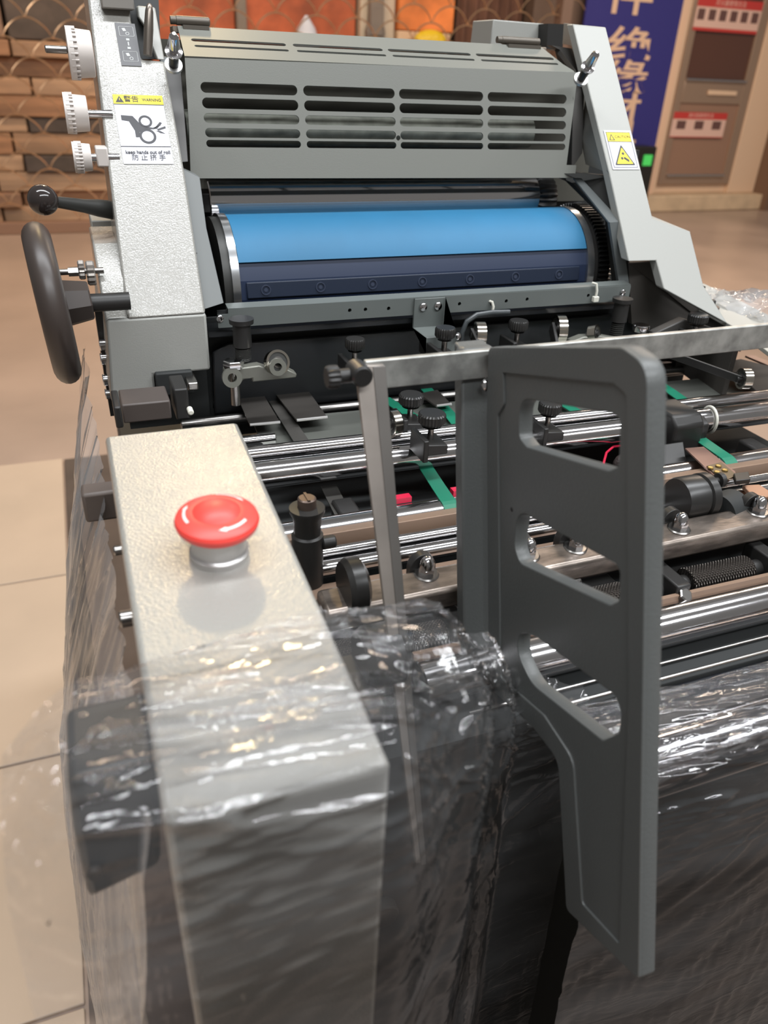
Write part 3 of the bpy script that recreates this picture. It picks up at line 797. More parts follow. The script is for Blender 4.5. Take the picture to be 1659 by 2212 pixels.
# blanket skin, an open shell round most of the cylinder
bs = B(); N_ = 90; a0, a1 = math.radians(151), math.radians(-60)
vs = []
for i in range(N_ + 1):
    a = a0 + (a1 - a0) * i / N_
    for x in (0.1225, 0.4590):
        for r in (R - 0.0022, R):
            vs.append((x, Cy + math.cos(a) * r, Cz + math.sin(a) * r))
fs = []
for i in range(N_):
    k = i * 4
    fs += [(k + 1, k + 5, k + 7, k + 3), (k, k + 2, k + 6, k + 4), (k, k + 4, k + 5, k + 1), (k + 2, k + 3, k + 7, k + 6)]
fs += [(0, 1, 3, 2), (N_ * 4, N_ * 4 + 2, N_ * 4 + 3, N_ * 4 + 1)]
bs.add(vs, fs)
obj('blanket', bs, BLUE, cyc, label='bright blue rubber printing blanket', sharp=50)
for (x, w) in ((0.1155, 0.0065), (0.4595, 0.0075)):
    obj('bearer_ring', B().ring((x, Cy, Cz), (1, 0, 0), R - 0.012, R + 0.0006, w, 90), mat('bearer_ring_steel', (196, 198, 200), 0.22, 0.95), cyc)
obj('cylinder_end_disc', B().cyl((0.109, Cy, Cz), (0.1155, Cy, Cz), R - 0.002, 64), DARK, cyc)
obj('gear_hub', B().cyl((0.467, Cy, Cz), (0.4715, Cy, Cz), R - 0.0005, 64), BLACK, cyc)
# gear with real teeth
g = B(); T = 84; n = T * 4; vs = []
for x in (0.4715, 0.4850):
    for k in range(n):
        a = 2 * math.pi * k / n; r = R + (0.0035 if k % 4 < 2 else 0.0005)
        vs.append((x, Cy + r * math.cos(a), Cz + r * math.sin(a)))
fs = [(k, (k + 1) % n, n + (k + 1) % n, n + k) for k in range(n)] + [tuple(range(n - 1, -1, -1)), tuple(range(n, 2 * n))]
g.add(vs, fs)
obj('cylinder_gear', g, mat('oiled_gear_steel', (58, 58, 58), 0.28, 0.8), cyc, sharp=20)
# clamp bar across the gap, with seven ringed screws
aa = math.radians(174)
bo = Vector((0, Cy + math.cos(aa) * (R - 0.0022), Cz + math.sin(aa) * (R - 0.0022))); bn_ = Vector((0, math.cos(aa), math.sin(aa))); bt = Vector((0, math.sin(aa), -math.cos(aa)))
hb = 0.0066
cbm = mat('clamp_bar_blue_black', (20, 32, 52), 0.55)
A_ = [Vector((0.127, 0, 0)) + bo - bt * hb - bn_ * 0.002, Vector((0.127, 0, 0)) + bo + bt * hb - bn_ * 0.002, Vector((0.127, 0, 0)) + bo + bt * hb + bn_ * 0.0016, Vector((0.127, 0, 0)) + bo - bt * hb + bn_ * 0.0016]
obj('clamp_bar', B().prism(A_, (0.324, 0, 0)), cbm, cyc, bev=0.0008)
for k in range(7):
    x = 0.143 + k * 0.0475
    o_ = Vector((x, 0, 0)) + bo + bn_ * 0.0016
    obj('clamp_screw', B().ring(o_, bn_, 0.0034, 0.0042, 0.0006, 24).cyl(o_ - bn_ * 0.001, o_ + bn_ * 0.0003, 0.0018, 6), mat('screw_ring_slate', (76, 84, 104), 0.35, 0.5), cyc)

# ---- finger guard bar under the cylinder
gy_ = 0.6
gl, gr = atY(452, 676, gy_), atY(1362, 619, gy_)
zt_, zb_ = 1.0812, 1.0665
gbl = [rounded([(0.095, zb_), (0.483, zb_ - 0.0005), (0.483, zt_ - 0.001), (0.1035, zt_ + 0.0002), (0.1035, zt_ - 0.0042), (0.095, zt_ - 0.0042)], 0.0004, 1)]
hx = [(755, 670), (789, 668), (839, 666), (992, 656), (1062, 657), (1093, 650), (1138, 646), (1270, 638)]
for q in hx:
    p = atY(q[0], q[1], gy_); gbl.append(circle2(p.x, p.z, 0.0016, 14))
gf = Matrix(((1, 0, 0, 0), (0, 0, -1, gy_), (0, 1, 0, 0), (0, 0, 0, 1)))
gm = merge([curve_mesh(gbl, 0.0007, gf)])
gm.prism([(0.1035, gy_, zt_), (0.1035, gy_ + 0.011, zt_ + 0.0012), (0.1035, gy_ + 0.011, zt_), (0.1035, gy_, zt_ - 0.0012)], (0.3795, 0, 0))
gb = P('guard_bar', gm, GREY, smooth=False, label='grey drilled guard bar below the blue cylinder')
P('guard_bar_gap', B().box(0.0955, 0.484, gy_ + 0.003, gy_ + 0.0045, zb_ - 0.0005, zt_ - 0.002), PIT)


def pan_screw(p, ax, r, par, m=CHROME):
    a, u, v = basis(ax); p = Vector(p)
    b = B().lathe(p, a, [(0, r), (r * 0.35, r * 0.92), (r * 0.6, r * 0.55), (r * 0.66, r * 0.2)], 20)
    o = obj('screw', b, m, par)
    s_ = B()
    for d, e in ((u, v), (v, u)):
        s_.hexa([p + a * r * 0.5 + d * r * sa + e * r * sb for sa, sb in ((-0.55, -0.1), (-0.55, 0.1), (0.55, 0.1), (0.55, -0.1))], [p + a * r * 0.70 + d * r * sa + e * r * sb for sa, sb in ((-0.55, -0.1), (-0.55, 0.1), (0.55, 0.1), (0.55, -0.1))])
    if par is not pr: s_ = None
    return o


for q in ((475, 688), (1345, 632)):
    p = atY(q[0], q[1], gy_ - 0.001); pan_screw(p, (0, -1, 0), 0.0030, gb)
# tab bracket
t0, t1 = atY(897, 650, 0.596), atY(963, 648, 0.596)
x0, x1 = t0.x, t1.x
tb = P('tab_bracket', B().prism([(x0, 0.5985, 1.0805), (x0, 0.5985, 1.0560), (x0, 0.5680, 1.0560), (x0, 0.5665, 1.0420), (x0, 0.5680, 1.0420), (x0, 0.5695, 1.0545), (x0, 0.5970, 1.0545), (x0, 0.5970, 1.0805)], (x1 - x0, 0, 0)), GREY, bev=0.0004)
for q in ((914, 663), (946, 661)):
    p = atY(q[0], q[1], 0.5965); pan_screw(p, (0, -1, 0), 0.0036, tb)
P('sensor_block', B().box(x0 + 0.004, x1 + 0.006, 0.572, 0.592, 1.036, 1.053), BLACK, bev=0.0008)
for q in ((978, 718), (990, 727)):
    p = atY(q[0], q[1], 0.565); pan_screw(p, (0.6, -1, 0.3), 0.0034, pr)
# cable ties and the grey cable
for q in ((1287, 616, 1286, 646), (1062, 655, 1064, 672)):
    a, b_ = atY(q[0], q[1], gy_ - 0.003), atY(q[2], q[3], gy_ - 0.004)
    ct = P('cable_tie', B().tube([a + Vector((-0.001, 0.004, 0.001)), a + Vector((0.0002, -0.0005, 0.0012)), a + (b_ - a) * 0.4 + Vector((0.0008, -0.001, 0)), b_], 0.0012, 8), TIE)
    if q[0] > 1200: obj('tie_head', B().box(b_.x - 0.0028, b_.x + 0.0028, b_.y - 0.002, b_.y + 0.002, b_.z - 0.0025, b_.z + 0.0025), TIE, ct, bev=0.0005)
cb_ = [atY(x, y, 0.594 - 0.0 * k) for k, (x, y) in enumerate([(1100, 674), (1062, 675), (1030, 680), (1008, 695), (998, 718), (996, 750)])]
P('sensor_cable', B().tube(cb_, 0.0022, 10), mat('grey_cable_sheath', (62, 66, 68), 0.4))

# ---- black well under the guard bar
P('well_back', B().box(0.085, 0.60, 0.628, 0.632, 0.96, 1.0665), PIT)
P('well_shelf', B().prism([(0.088, 0.604, 1.0625), (0.088, 0.628, 1.0625), (0.088, 0.628, 1.058), (0.088, 0.604, 1.058)], (0.40, 0, 0)), mat('black_satin_paint', (30, 32, 34), 0.35))
p0_, p1_ = atY(545, 722, 0.622), atY(900, 702, 0.622)
P('well_plate', B().prism([(0.09, 0.62, 0.985), (0.53, 0.62, 0.985), (0.53, 0.62, 1.047), (0.137, 0.62, 1.047), (0.105, 0.62, 1.047), (0.092, 0.62, 1.040)], (0, 0.004, 0)), mat('black_satin_paint', (30, 32, 34), 0.35), bev=0.0015)

# ---- right tower, same slope as the left
rt = sloped('right_tower_cover', [(1238, 52), (1309, 59), (1365, 285), (1410, 472), (1491, 500), (1520, 617), (1573, 700), (1434, 624), (1418, 563), (1358, 565), (1317, 375), (1275, 205)], 0.012, PANEL2, label='light grey sloping cover of right tower', bev=0.001)
# flank of the right tower (the side that faces left), and the box behind
fl_ = [tw(1238, 52) + Vector((-0.0003, 0.0005, 0)), tw(1317, 375) + Vector((-0.0003, 0.0005, 0))]
q1, q2, q3, q4, q5 = atY(1218, 50, 0.79), atY(1215, 95, 0.79), atY(1233, 98, 0.77), atY(1253, 290, 0.71), atY(1265, 355, 0.70)
P('right_tower_flank', B().prism([fl_[0], fl_[1], q5, q4, atY(1268, 190, 0.73), q3, q2, q1], (0.003, 0.002, 0)), PANEL2, bev=0.0003)
a, b_ = atY(1066, 42, 0.88), atY(1183, 52, 0.88)
P('rear_guard_box', B().prism([a, b_, atY(1181, 105, 0.88), atY(1058, 105, 0.88)], (0, 0.05, 0)), PANEL2, bev=0.001)
P('rear_post', B().prism([atY(1184, 51, 0.86), atY(1219, 52, 0.86), atY(1215, 110, 0.86), atY(1181, 105, 0.86)], (0, 0.02, 0)), BLACK)
P('guard_side_cheek', B().prism([atY(1192, 98, 0.755), atY(1236, 105, 0.755), atY(1262, 190, 0.72), atY(1258, 330, 0.70), atY(1235, 365, 0.695), atY(1238, 210, 0.705), atY(1244, 152, 0.712), atY(1210, 108, 0.75)], (0, 0.01, 0)), mat('frame_charcoal', (62, 60, 58), 0.5))
# rear part of the right side cover and the sloping lid with its bolt
P('right_rear_cover', B().prism([atY(1400, 463, 0.72), atY(1491, 500, 0.615), atY(1409, 503, 0.615)], (0, 0.0, -0.003)), PANEL2, bev=0.0005)
lidp = [(1437, 624), (1520, 612), (1600, 650), (1700, 700), (1700, 790), (1597, 712)]
P('right_lid', B().prism([atZ(x, y, 1.052) for x, y in lidp], (0, 0, -0.004)), PANEL2, bev=0.0006, label='light grey flat lid behind right tower')
q = atZ(1533, 664, 1.053)
lb = P('lid_bolt', B().lathe(q, (0, 0, 1), [(0, 0.0095), (0.0012, 0.0092)], 28), mat('bolt_brown_grey', (92, 82, 76), 0.4, 0.6))
obj('bolt_head', B().lathe(q + Vector((0, 0, 0.001)), (0, 0, 1), [(0, 0.0048), (0.006, 0.0048), (0.0066, 0.0042)], 6), BLACK, lb)
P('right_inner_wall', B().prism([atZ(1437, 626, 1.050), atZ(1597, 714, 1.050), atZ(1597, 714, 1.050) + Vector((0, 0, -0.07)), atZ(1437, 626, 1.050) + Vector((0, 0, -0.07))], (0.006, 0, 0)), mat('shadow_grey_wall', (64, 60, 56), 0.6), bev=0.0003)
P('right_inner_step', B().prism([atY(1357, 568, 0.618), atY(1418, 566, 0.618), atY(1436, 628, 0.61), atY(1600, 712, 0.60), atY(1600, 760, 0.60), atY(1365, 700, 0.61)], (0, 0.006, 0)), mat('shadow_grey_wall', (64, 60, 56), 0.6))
P('right_inner_block', B().prism([atY(1415, 720, 0.57), atY(1480, 690, 0.57), atY(1560, 715, 0.57), atY(1560, 760, 0.57), atY(1415, 760, 0.57)], (0, 0.01, 0)), mat('frame_charcoal', (62, 60, 58), 0.5), bev=0.001)

# ---- caution sticker
k0, k1, k3 = tw(1303, 282), tw(1361, 282), tw(1319, 367)
cw_, ch_ = (k1 - k0).length, abs((k3 - k0).dot(T1))
kf = frame(k0 + tn * 0.0005, (1, 0, 0), T1)
KL = lambda u, v: (u * cw_, -v * ch_)
sk = (k3.x - k0.x)
ks = flat('caution_sticker', [rounded([KL(0, 0), KL(1, 0), KL(1, 1), KL(0, 1)], 0.0006)], kf, STW, pr); ks['label'] = 'yellow and white caution sticker with triangle'
e = 0.0004


def boxring(u0, v0, u1, v1, m, lift=0.0002):
    a = [KL(u0, v0), KL(u1, v0), KL(u1, v1), KL(u0, v1)]
    b2 = [(a[0][0] + e, a[0][1] - e), (a[1][0] - e, a[1][1] - e), (a[2][0] - e, a[2][1] + e), (a[3][0] + e, a[3][1] + e)]
    flat('sticker_line', [a, b2], kf, m, ks, lift=lift)


flat('sticker_header', [[KL(0.06, 0.05), KL(0.94, 0.05), KL(0.94, 0.29), KL(0.06, 0.29)]], kf, YEL, ks, lift=0.00015)
boxring(0.06, 0.05, 0.94, 0.95, INK); boxring(0.06, 0.05, 0.94, 0.295, INK)
flat('sticker_triangle', [rounded([KL(0.13, 0.89), KL(0.87, 0.89), KL(0.5, 0.37)], 0.0008)], kf, INK, ks, lift=0.0002)
flat('sticker_triangle', [rounded([KL(0.20, 0.86), KL(0.80, 0.86), KL(0.5, 0.44)], 0.0006)], kf, YEL, ks, lift=0.0003)
for (u, v, r) in ((0.5, 0.60, 0.0014), (0.43, 0.72, 0.0014), (0.53, 0.72, 0.0012)):
    flat('sticker_pictogram', [[(u * cw_ + r * math.cos(t * math.pi / 9), -v * ch_ + r * math.sin(t * math.pi / 9)) for t in range(18)]], kf, INK, ks, lift=0.0004)
flat('sticker_pictogram', [[KL(0.52, 0.68), KL(0.68, 0.76), KL(0.66, 0.82), KL(0.54, 0.76)]], kf, INK, ks, lift=0.0004)
flat('sticker_triangle', [[KL(0.12, 0.26), KL(0.34, 0.26), KL(0.23, 0.09)], [KL(0.17, 0.24), KL(0.29, 0.24), KL(0.23, 0.135)]], kf, INK, ks, lift=0.0002)
lettering('CAUTION', 0.63, 0.17, 0.0038, kf, INK, ks, w=cw_, h=ch_)

# ================= the feed table
# board with its plates
brd = [(452, 870), (900, 820), (1700, 760), (1700, 872), (1000, 935), (576, 968), (534, 905)]
P('feed_board', B().prism([atZ(x, y, 0.986) for x, y in [(545, 908), (1700, 800), (1700, 905), (578, 985)]], (0, 0, -0.002)), BOARD)
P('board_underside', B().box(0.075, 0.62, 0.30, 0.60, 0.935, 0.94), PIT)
for pts_ in ([(506, 843), (557, 832), (605, 912), (540, 918)], [(572, 822), (643, 812), (707, 901), (641, 908)], [(905, 850), (945, 842), (975, 873), (943, 877)]):
    gp = P('guide_plate', B().prism([atZ(x, y, 0.9975) for x, y in pts_], (0, 0, -0.0014)), GUIDE)
    a, b_ = atZ(*pts_[3], 0.998), atZ(*pts_[2], 0.998)
    obj('plate_lip', B().cyl(a, b_, 0.0012, 8), ALU, gp)
P('feed_strap', B().prism([atZ(x, y, 0.9925) for x, y in [(559, 832), (582, 827), (672, 958), (640, 962)]], (0, 0, -0.001)), mat('dark_strap', (62, 60, 57), 0.5))
P('feed_strap', B().prism([atZ(x, y, 0.975) for x, y in [(692, 1050), (726, 1046), (790, 1168), (755, 1176)]], (0, 0, -0.001)), mat('dark_strap', (62, 60, 57), 0.5))


def tape(path, w=0.0095, z=None, par=None):
    """flat ribbon along a path of points, width along X"""
    vs = []
    for p in path: vs += [p + Vector((-w / 2, 0, 0)), p + Vector((w / 2, 0, 0)), p + Vector((w / 2, 0, -0.0007)), p + Vector((-w / 2, 0, -0.0007))]
    n = len(path); fs = []
    for i in range(n - 1):
        k = i * 4
        for j in range(4): fs.append((k + j, k + (j + 1) % 4, k + 4 + (j + 1) % 4, k + 4 + j))
    fs += [(0, 1, 2, 3), (n * 4 - 4, n * 4 - 3, n * 4 - 2, n * 4 - 1)]
    return P('conveyor_tape', B().add(vs, fs), GREEN, smooth=False)


def wrap(y, z, r, a0, a1, x, n=8):
    return [Vector((x, y + math.cos(math.radians(a0 + (a1 - a0) * i / n)) * r, z + math.sin(math.radians(a0 + (a1 - a0) * i / n)) * r)) for i in range(n + 1)]


R5 = (0.421, 0.975, 0.0125)      # rear idler roller
for (xa, ya, xm, w) in ((0.2835, 0.61, 0.218, 0.011), (0.5150, 0.62, 0.466, 0.012)):
    path = [Vector((xa, ya, 0.9935)), Vector((xa - 0.003, 0.55, 0.992)), Vector((xa - 0.006, 0.51, 0.990))]
    tape(path, w)
    tape([Vector((xm + 0.006, 0.475, 0.988)), Vector((xm + 0.002, 0.44, 0.988))] + wrap(R5[0], R5[1], R5[2] + 0.0008, 85, 200, xm), w)
a = atZ(710, 805, 0.997); tape([a + Vector((0, 0.01, 0)), a + Vector((0.003, -0.022, 0))], 0.010)
a = atZ(870, 885, 0.992); tape([a + Vector((-0.006, 0.03, 0)), a + Vector((0.004, -0.02, 0))], 0.011)
a = atZ(1235, 880, 0.992); tape([a + Vector((-0.002, 0.02, 0)), a + Vector((0, -0.02, 0))], 0.011)
tape([Vector((0.392, 0.45, 0.986)), Vector((0.389, 0.40, 0.978)), Vector((0.388, 0.385, 0.965))], 0.009)

# ---- shafts that cross the press
XL, XR = 0.060, 0.60


def shaft(name, y, z, r, m=CHROME, x0=XL, x1=XR, lab=None, dy=0, dz=0):
    o = P(name, B().ccyl((x0, y, z), (x1, y + dy, z + dz), r, 40), m)
    if lab: o['label'] = lab
    return o


shaft('register_shaft', 0.6496, 0.998, 0.0075, x0=0.062, x1=0.60)
shaft('register_shaft', 0.632, 0.990, 0.0055, x0=0.09, x1=0.60)
shaft('register_shaft', 0.612, 0.983, 0.0045, x0=0.06, x1=0.60, m=DCHROME)
shaft('feed_shaft', 0.5078, 0.999, 0.0062, dy=-0.012)
shaft('main_feed_shaft', 0.4815, 0.995, 0.0101, dy=-0.010, lab='thick polished shaft nearest the feed board')
shaft('tape_idler_roller', R5[0], R5[1], R5[2])
P('brown_cross_plate', B().prism([(0.075, 0.398, 0.9905), (0.075, 0.412, 0.986), (0.075, 0.4135, 0.981), (0.075, 0.3975, 0.981)], (0.53, 0, 0)), BROWN, bev=0.0006)
shaft('feeder_rod', 0.3895, 0.982, 0.0042)
shaft('feeder_rod', 0.377, 0.979, 0.0052)
P('brown_cross_strip', B().prism([(0.075, 0.356, 0.973), (0.075, 0.370, 0.973), (0.075, 0.370, 0.969), (0.075, 0.356, 0.969)], (0.53, 0, 0)), mat('brown_strip', (126, 104, 88), 0.5, 0.2), bev=0.0004)
shaft('feeder_rod', 0.3585, 0.962, 0.0055)
# square bar that carries the acorn nuts
P('suction_head_bar', B().prism([(0.10, 0.3250, 0.9855), (0.10, 0.3465, 0.9880), (0.10, 0.3480, 0.972), (0.10, 0.3260, 0.970)], (0.50, 0.006, 0)), SLEEVE, bev=0.0028, label='worn square steel bar with acorn nuts')
sb = 0.3355
for (px, py) in ((922, 1225), (1470, 1128), (1142, 1185), (1245, 1168), (1640, 1092)):
    q = atZ(px, py, 0.992)
    q.z = 0.9872
    an = P('acorn_nut', B().lathe(q, (0, -0.05, 1), [(0, 0.0052), (0.0048, 0.0052)], 6), CHROME, sharp=20)
    obj('nut_dome', B().lathe(q + Vector((0, 0, 0.0042)), (0, -0.05, 1), [(0, 0.0048), (0.003, 0.0047), (0.0055, 0.0040), (0.0075, 0.0024), (0.0083, 0.0008)], 28), CHROME, an, sharp=80)
    obj('nut_washer', B().lathe(q + Vector((0, 0, -0.0008)), (0, -0.05, 1), [(0, 0.0074), (0.0009, 0.0078), (0.0016, 0.0070)], 32), DCHROME, an)
    cp = B(); N_ = 14; vs = []
    for i in range(N_ + 1):
        t = math.pi * i / N_
        vs.append(Vector((q.x + math.cos(t) * 0.0085, 0, 0.9915 + math.sin(t) * 0.010 - 0.004)))
    vs = [Vector((v.x, 0.3475, v.z)) for v in vs] + [Vector((q.x - 0.0085, 0.3475, 0.968)), Vector((q.x + 0.0085, 0.3475, 0.968))]
    P('sucker_shield', B().prism(vs, (0, 0.006, 0)), BLACK, bev=0.0004)
# knurled rollers with clamps below the bar
for (xa, xb) in ((0.100, 0.128), (0.150, 0.172), (0.186, 0.232), (0.262, 0.300), (0.312, 0.325), (0.352, 0.405), (0.43, 0.50)):
    P('knurled_sleeve', B().ccyl((xa, 0.321, 0.955), (xb, 0.321, 0.955), 0.0105, 36), KNURL)
shaft('sleeve_core', 0.321, 0.955, 0.006, m=BLACK)
for x in (0.174, 0.246, 0.330, 0.415):
    cbk = P('sleeve_clamp', B().box(x, x + 0.011, 0.305, 0.337, 0.930, 0.9675), BLACK, bev=0.0012)
    obj('clamp_bolt', B().lathe((x + 0.005, 0.306, 0.958), (0.1, -0.5, 0.6), [(0, 0.0052), (0.0055, 0.0052), (0.0062, 0.0042)], 6), DCHROME, cbk, sharp=20)
for (px, py) in ((945, 1362), (1245, 1250), (1420, 1230)):
    q = atZ(px, py, 0.958)
    P('stud_head', B().ccyl((q.x, q.y, 0.952), (q.x, q.y, 0.9575), 0.0040, 24), ALU)
    P('stud_carrier', B().box(q.x - 0.012, q.x + 0.03, q.y - 0.006, q.y + 0.006, 0.938, 0.9525), BLACK, bev=0.001)
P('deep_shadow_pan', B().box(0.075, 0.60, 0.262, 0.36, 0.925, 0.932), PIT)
shaft('front_roller', 0.294, 0.948, 0.0135, x0=0.145, x1=0.60)
P('roller_brown_band', B().box(0.145, 0.60, 0.303, 0.306, 0.958, 0.962), BROWN)
# wheels on the left end of the suction shaft
q = atY(765, 1290, 0.325)
P('cam_wheel', B().lathe((q.x - 0.003, 0.335, q.z), (1, 0, 0), [(0, 0.015), (0.003, 0.017), (0.010, 0.017), (0.013, 0.012)], 40), PLASTIC)
q = atY(870, 1450, 0.27)
P('drive_wheel', B().lathe((q.x - 0.018, 0.285, q.z), (1, 0, 0), [(0, 0.014), (0.004, 0.017), (0.020, 0.017), (0.024, 0.013)], 40), PLASTIC)
P('drive_block', B().box(0.080, 0.110, 0.255, 0.30, 0.93, 0.978), BLACK, bev=0.003)
P('brass_bush', B().ccyl((0.077, 0.262, 0.957), (0.098, 0.262, 0.957), 0.006, 24), mat('oily_brass', (150, 128, 84), 0.35, 0.9))
# slotted adjuster post at left
q = atY(663, 1085, 0.375)
ap = P('adjuster_post', B().lathe((q.x, 0.375, q.z - 0.062), (0, 0, 1), [(0, 0.0095), (0.040, 0.0095), (0.041, 0.0080), (0.052, 0.0085), (0.056, 0.0105), (0.0585, 0.0105), (0.059, 0.0062)], 32), BLACK)
obj('slotted_cap', B().lathe((q.x, 0.375, q.z - 0.004), (0, 0, 1), [(0, 0.0056), (0.0065, 0.0054), (0.0072, 0.0046)], 28).box(q.x - 0.0008, q.x + 0.0008, 0.370, 0.380, q.z + 0.0028, q.z + 0.004), mat('cap_brown_steel', (104, 90, 82), 0.35, 0.7), ap)
obj('post_lug', B().ccyl((q.x + 0.008, 0.372, q.z - 0.028), (q.x + 0.0165, 0.372, q.z - 0.028), 0.0042, 16), BLACK, ap)
P('left_rail', B().box(0.079, 0.092, 0.30, 0.60, 0.955, 0.972), BLACK)

# ---- thumbscrews
def thumbscrew(px, py, y, r=0.0094, h=0.0085, stem=0.016, block=True):
    q = atY(px, py, y)
    k = P('thumbscrew', B().lathe((q.x, q.y, q.z - h / 2 - 0.003), (0, 0, 1), [(0, r * 0.35), (0.0012, r * 0.7)], 24).knurled((q.x, q.y, q.z - h / 2), (0, 0, 1), r, h, 26, 0.0005), PLASTIC)
    obj('screw_stem', B().cyl((q.x, q.y, q.z - h / 2 - stem), (q.x, q.y, q.z - h / 2), 0.0023, 14), DCHROME, k)
    if block:
        zb = q.z - h / 2 - stem
        obj('clamp_block', B().prism([(q.x - 0.009, q.y - 0.012, zb - 0.004), (q.x + 0.009, q.y - 0.012, zb - 0.004), (q.x + 0.009, q.y - 0.012, zb + 0.003), (q.x - 0.009, q.y - 0.012, zb + 0.005)], (0, 0.022, 0)).box(q.x - 0.011, q.x - 0.007, q.y - 0.014, q.y + 0.012, zb - 0.008, zb + 0.009), BLACK, k, bev=0.0008)
    return k


thumbscrew(767, 742, 0.575, r=0.0083)
thumbscrew(962, 718, 0.555, r=0.0086)
thumbscrew(1120, 702, 0.585, r=0.0088)
thumbscrew(1508, 688, 0.56)
thumbscrew(888, 862, 0.515, r=0.0098)
thumbscrew(933, 903, 0.462, r=0.0102)
thumbscrew(1188, 880, 0.475, r=0.0092)
thumbscrew(1412, 852, 0.49, r=0.0092)


# ---- ball bearings on arms
def bearing(px, py, y, r, w, axis, arm=None):
    q = atY(px, py, y); ax = Vector(axis).normalized()
    o = q - ax * w / 2
    k = P('ball_bearing', B().ring(o, ax, r * 0.80, r, w, 44), mat('bearing_steel', (196, 190, 180), 0.16, 1.0))
    obj('bearing_shield', B().ring(o + ax * w * 0.12, ax, r * 0.45, r * 0.8, w * 0.76, 36), DARK, k)
    obj('bearing_inner', B().ring(o + ax * w * 0.03, ax, r * 0.30, r * 0.46, w * 0.94, 28), DCHROME, k)
    obj('bearing_pin', B().cyl(o - ax * 0.004, o + ax * (w + 0.001), r * 0.3, 16), BLACK, k)
    if arm:
        e_ = q + Vector(arm)
        d = (e_ - q).normalized(); s_ = d.cross(ax).normalized() * r * 0.42
        p_ = q - ax * (w / 2 + 0.004)
        obj('bearing_arm', B().hexa([p_ - s_ - d * r * 0.3, p_ + s_ - d * r * 0.3, e_ + s_ - ax * (w / 2 + 0.004), e_ - s_ - ax * (w / 2 + 0.004)], [v + ax * 0.003 for v in (p_ - s_ - d * r * 0.3, p_ + s_ - d * r * 0.3, e_ + s_ - ax * (w / 2 + 0.004), e_ - s_ - ax * (w / 2 + 0.004))]), BLACK, k, bev=0.0005)
    return k


bearing(1036, 722, 0.575, 0.0105, 0.008, (1, -0.25, 0), (0, -0.03, -0.016))
bearing(1208, 712, 0.59, 0.0132, 0.008, (1, -0.25, 0), (-0.01, -0.03, -0.016))
bearing(1608, 818, 0.47, 0.0088, 0.007, (1, -0.25, 0), (-0.045, 0.05, 0.012))
bearing(1283, 722, 0.575, 0.0085, 0.007, (0.55, -0.75, 0.3), None)
bearing(598, 783, 0.56, 0.0096, 0.006, (0.15, -0.9, 0.35), None)
bearing(850, 915, 0.49, 0.0105, 0.006, (1, 0.1, 0), None)

# ---- spring posts and their grey brackets
for (px, py0, py1, y, nutx) in ((521, 688, 782, 0.575, 505), (1346, 644, 735, 0.585, 1383)):
    a, b_ = atY(px, py0, y), atY(px, py1, y)
    k = P('spring_post', B().lathe((a.x, y, b_.z), (0, 0, 1), [(0, 0.0035), (a.z - b_.z - 0.022, 0.0035), (a.z - b_.z - 0.0215, 0.0072), (a.z - b_.z - 0.004, 0.0068), (a.z - b_.z - 0.0035, 0.0092), (a.z - b_.z, 0.0094)], 30), BLACK)
    pts_ = []
    for i in range(110):
        t = i / 109; g_ = t * 2 * math.pi * 9
        pts_.append((a.x + 0.0055 * math.cos(g_), y + 0.0055 * math.sin(g_), b_.z + 0.001 + t * (a.z - b_.z - 0.024)))
    obj('coil_spring', B().tube(pts_, 0.0007, 6), DARK, k)
    n_ = atY(nutx, py1 + (12 if nutx < 600 else -20), y - 0.012)
    obj('post_nut', B().lathe(n_, (0, 0, 1), [(0, 0.0072), (0.003, 0.0080), (0.0055, 0.0078), (0.006, 0.0070)], 6 if nutx < 600 else 28), CHROME, k)
    if nutx < 600: obj('post_bolt', B().cyl(n_ - Vector((0, 0, 0.03)), n_, 0.0038, 20), DCHROME, k)
br = [atY(*q, 0.562) for q in [(486, 800), (560, 790), (590, 800), (618, 797), (642, 808), (640, 816), (545, 826), (545, 818), (526, 820), (523, 826), (486, 828)]]
P('register_bracket', B().prism(br, (0, 0.010, 0)), mat('bracket_grey', (116, 116, 108), 0.42, 0.4), bev=0.001, label='cast grey bracket holding the small bearing')
q = atY(500, 815, 0.559)
P('bracket_boss', B().ring(q, (0, -1, 0.2), 0.0035, 0.0075, 0.004, 28), mat('bracket_grey', (116, 116, 108), 0.42, 0.4))
q = atY(598, 792, 0.556)
P('bracket_boss', B().ring(q, (0, -1, 0.2), 0.0032, 0.0066, 0.004, 28), mat('bracket_grey', (116, 116, 108), 0.42, 0.4))
br = [atY(*q, 0.572) for q in [(1236, 738), (1262, 728), (1300, 726), (1340, 733), (1400, 735), (1400, 760), (1236, 765)]]
P('register_bracket', B().prism(br, (0, 0.010, 0)), mat('bracket_grey', (116, 116, 108), 0.42, 0.4), bev=0.001)
# left end blocks near the panel back
for (px0, px1, py0, py1, y, m) in ((375, 412, 842, 905, 0.53, BLACK), (405, 430, 828, 843, 0.56, DCHROME), (262, 372, 875, 905, 0.52, mat('block_warm_grey', (74, 66, 62), 0.5)), (245, 268, 880, 925, 0.47, BLACK), (335, 420, 808, 850, 0.575, PIT)):
    a, b_ = atY(px0, py0, y), atY(px1, py1, y)
    P('end_block', B().box(a.x, b_.x, y, y + 0.03, b_.z, a.z), m, bev=0.0012)
a, b_ = atY(410, 885, 0.528), atY(417, 885, 0.528)
P('white_stud', B().ccyl((a.x, 0.530, a.z), (a.x, 0.522, a.z), 0.0022, 12), TIE)
shaft('drive_rod', 0.545, 0.992, 0.0045, x0=0.080, x1=0.125)
P('left_floor_of_well', B().box(0.0, 0.10, 0.41, 0.62, 0.93, 0.935), PIT)

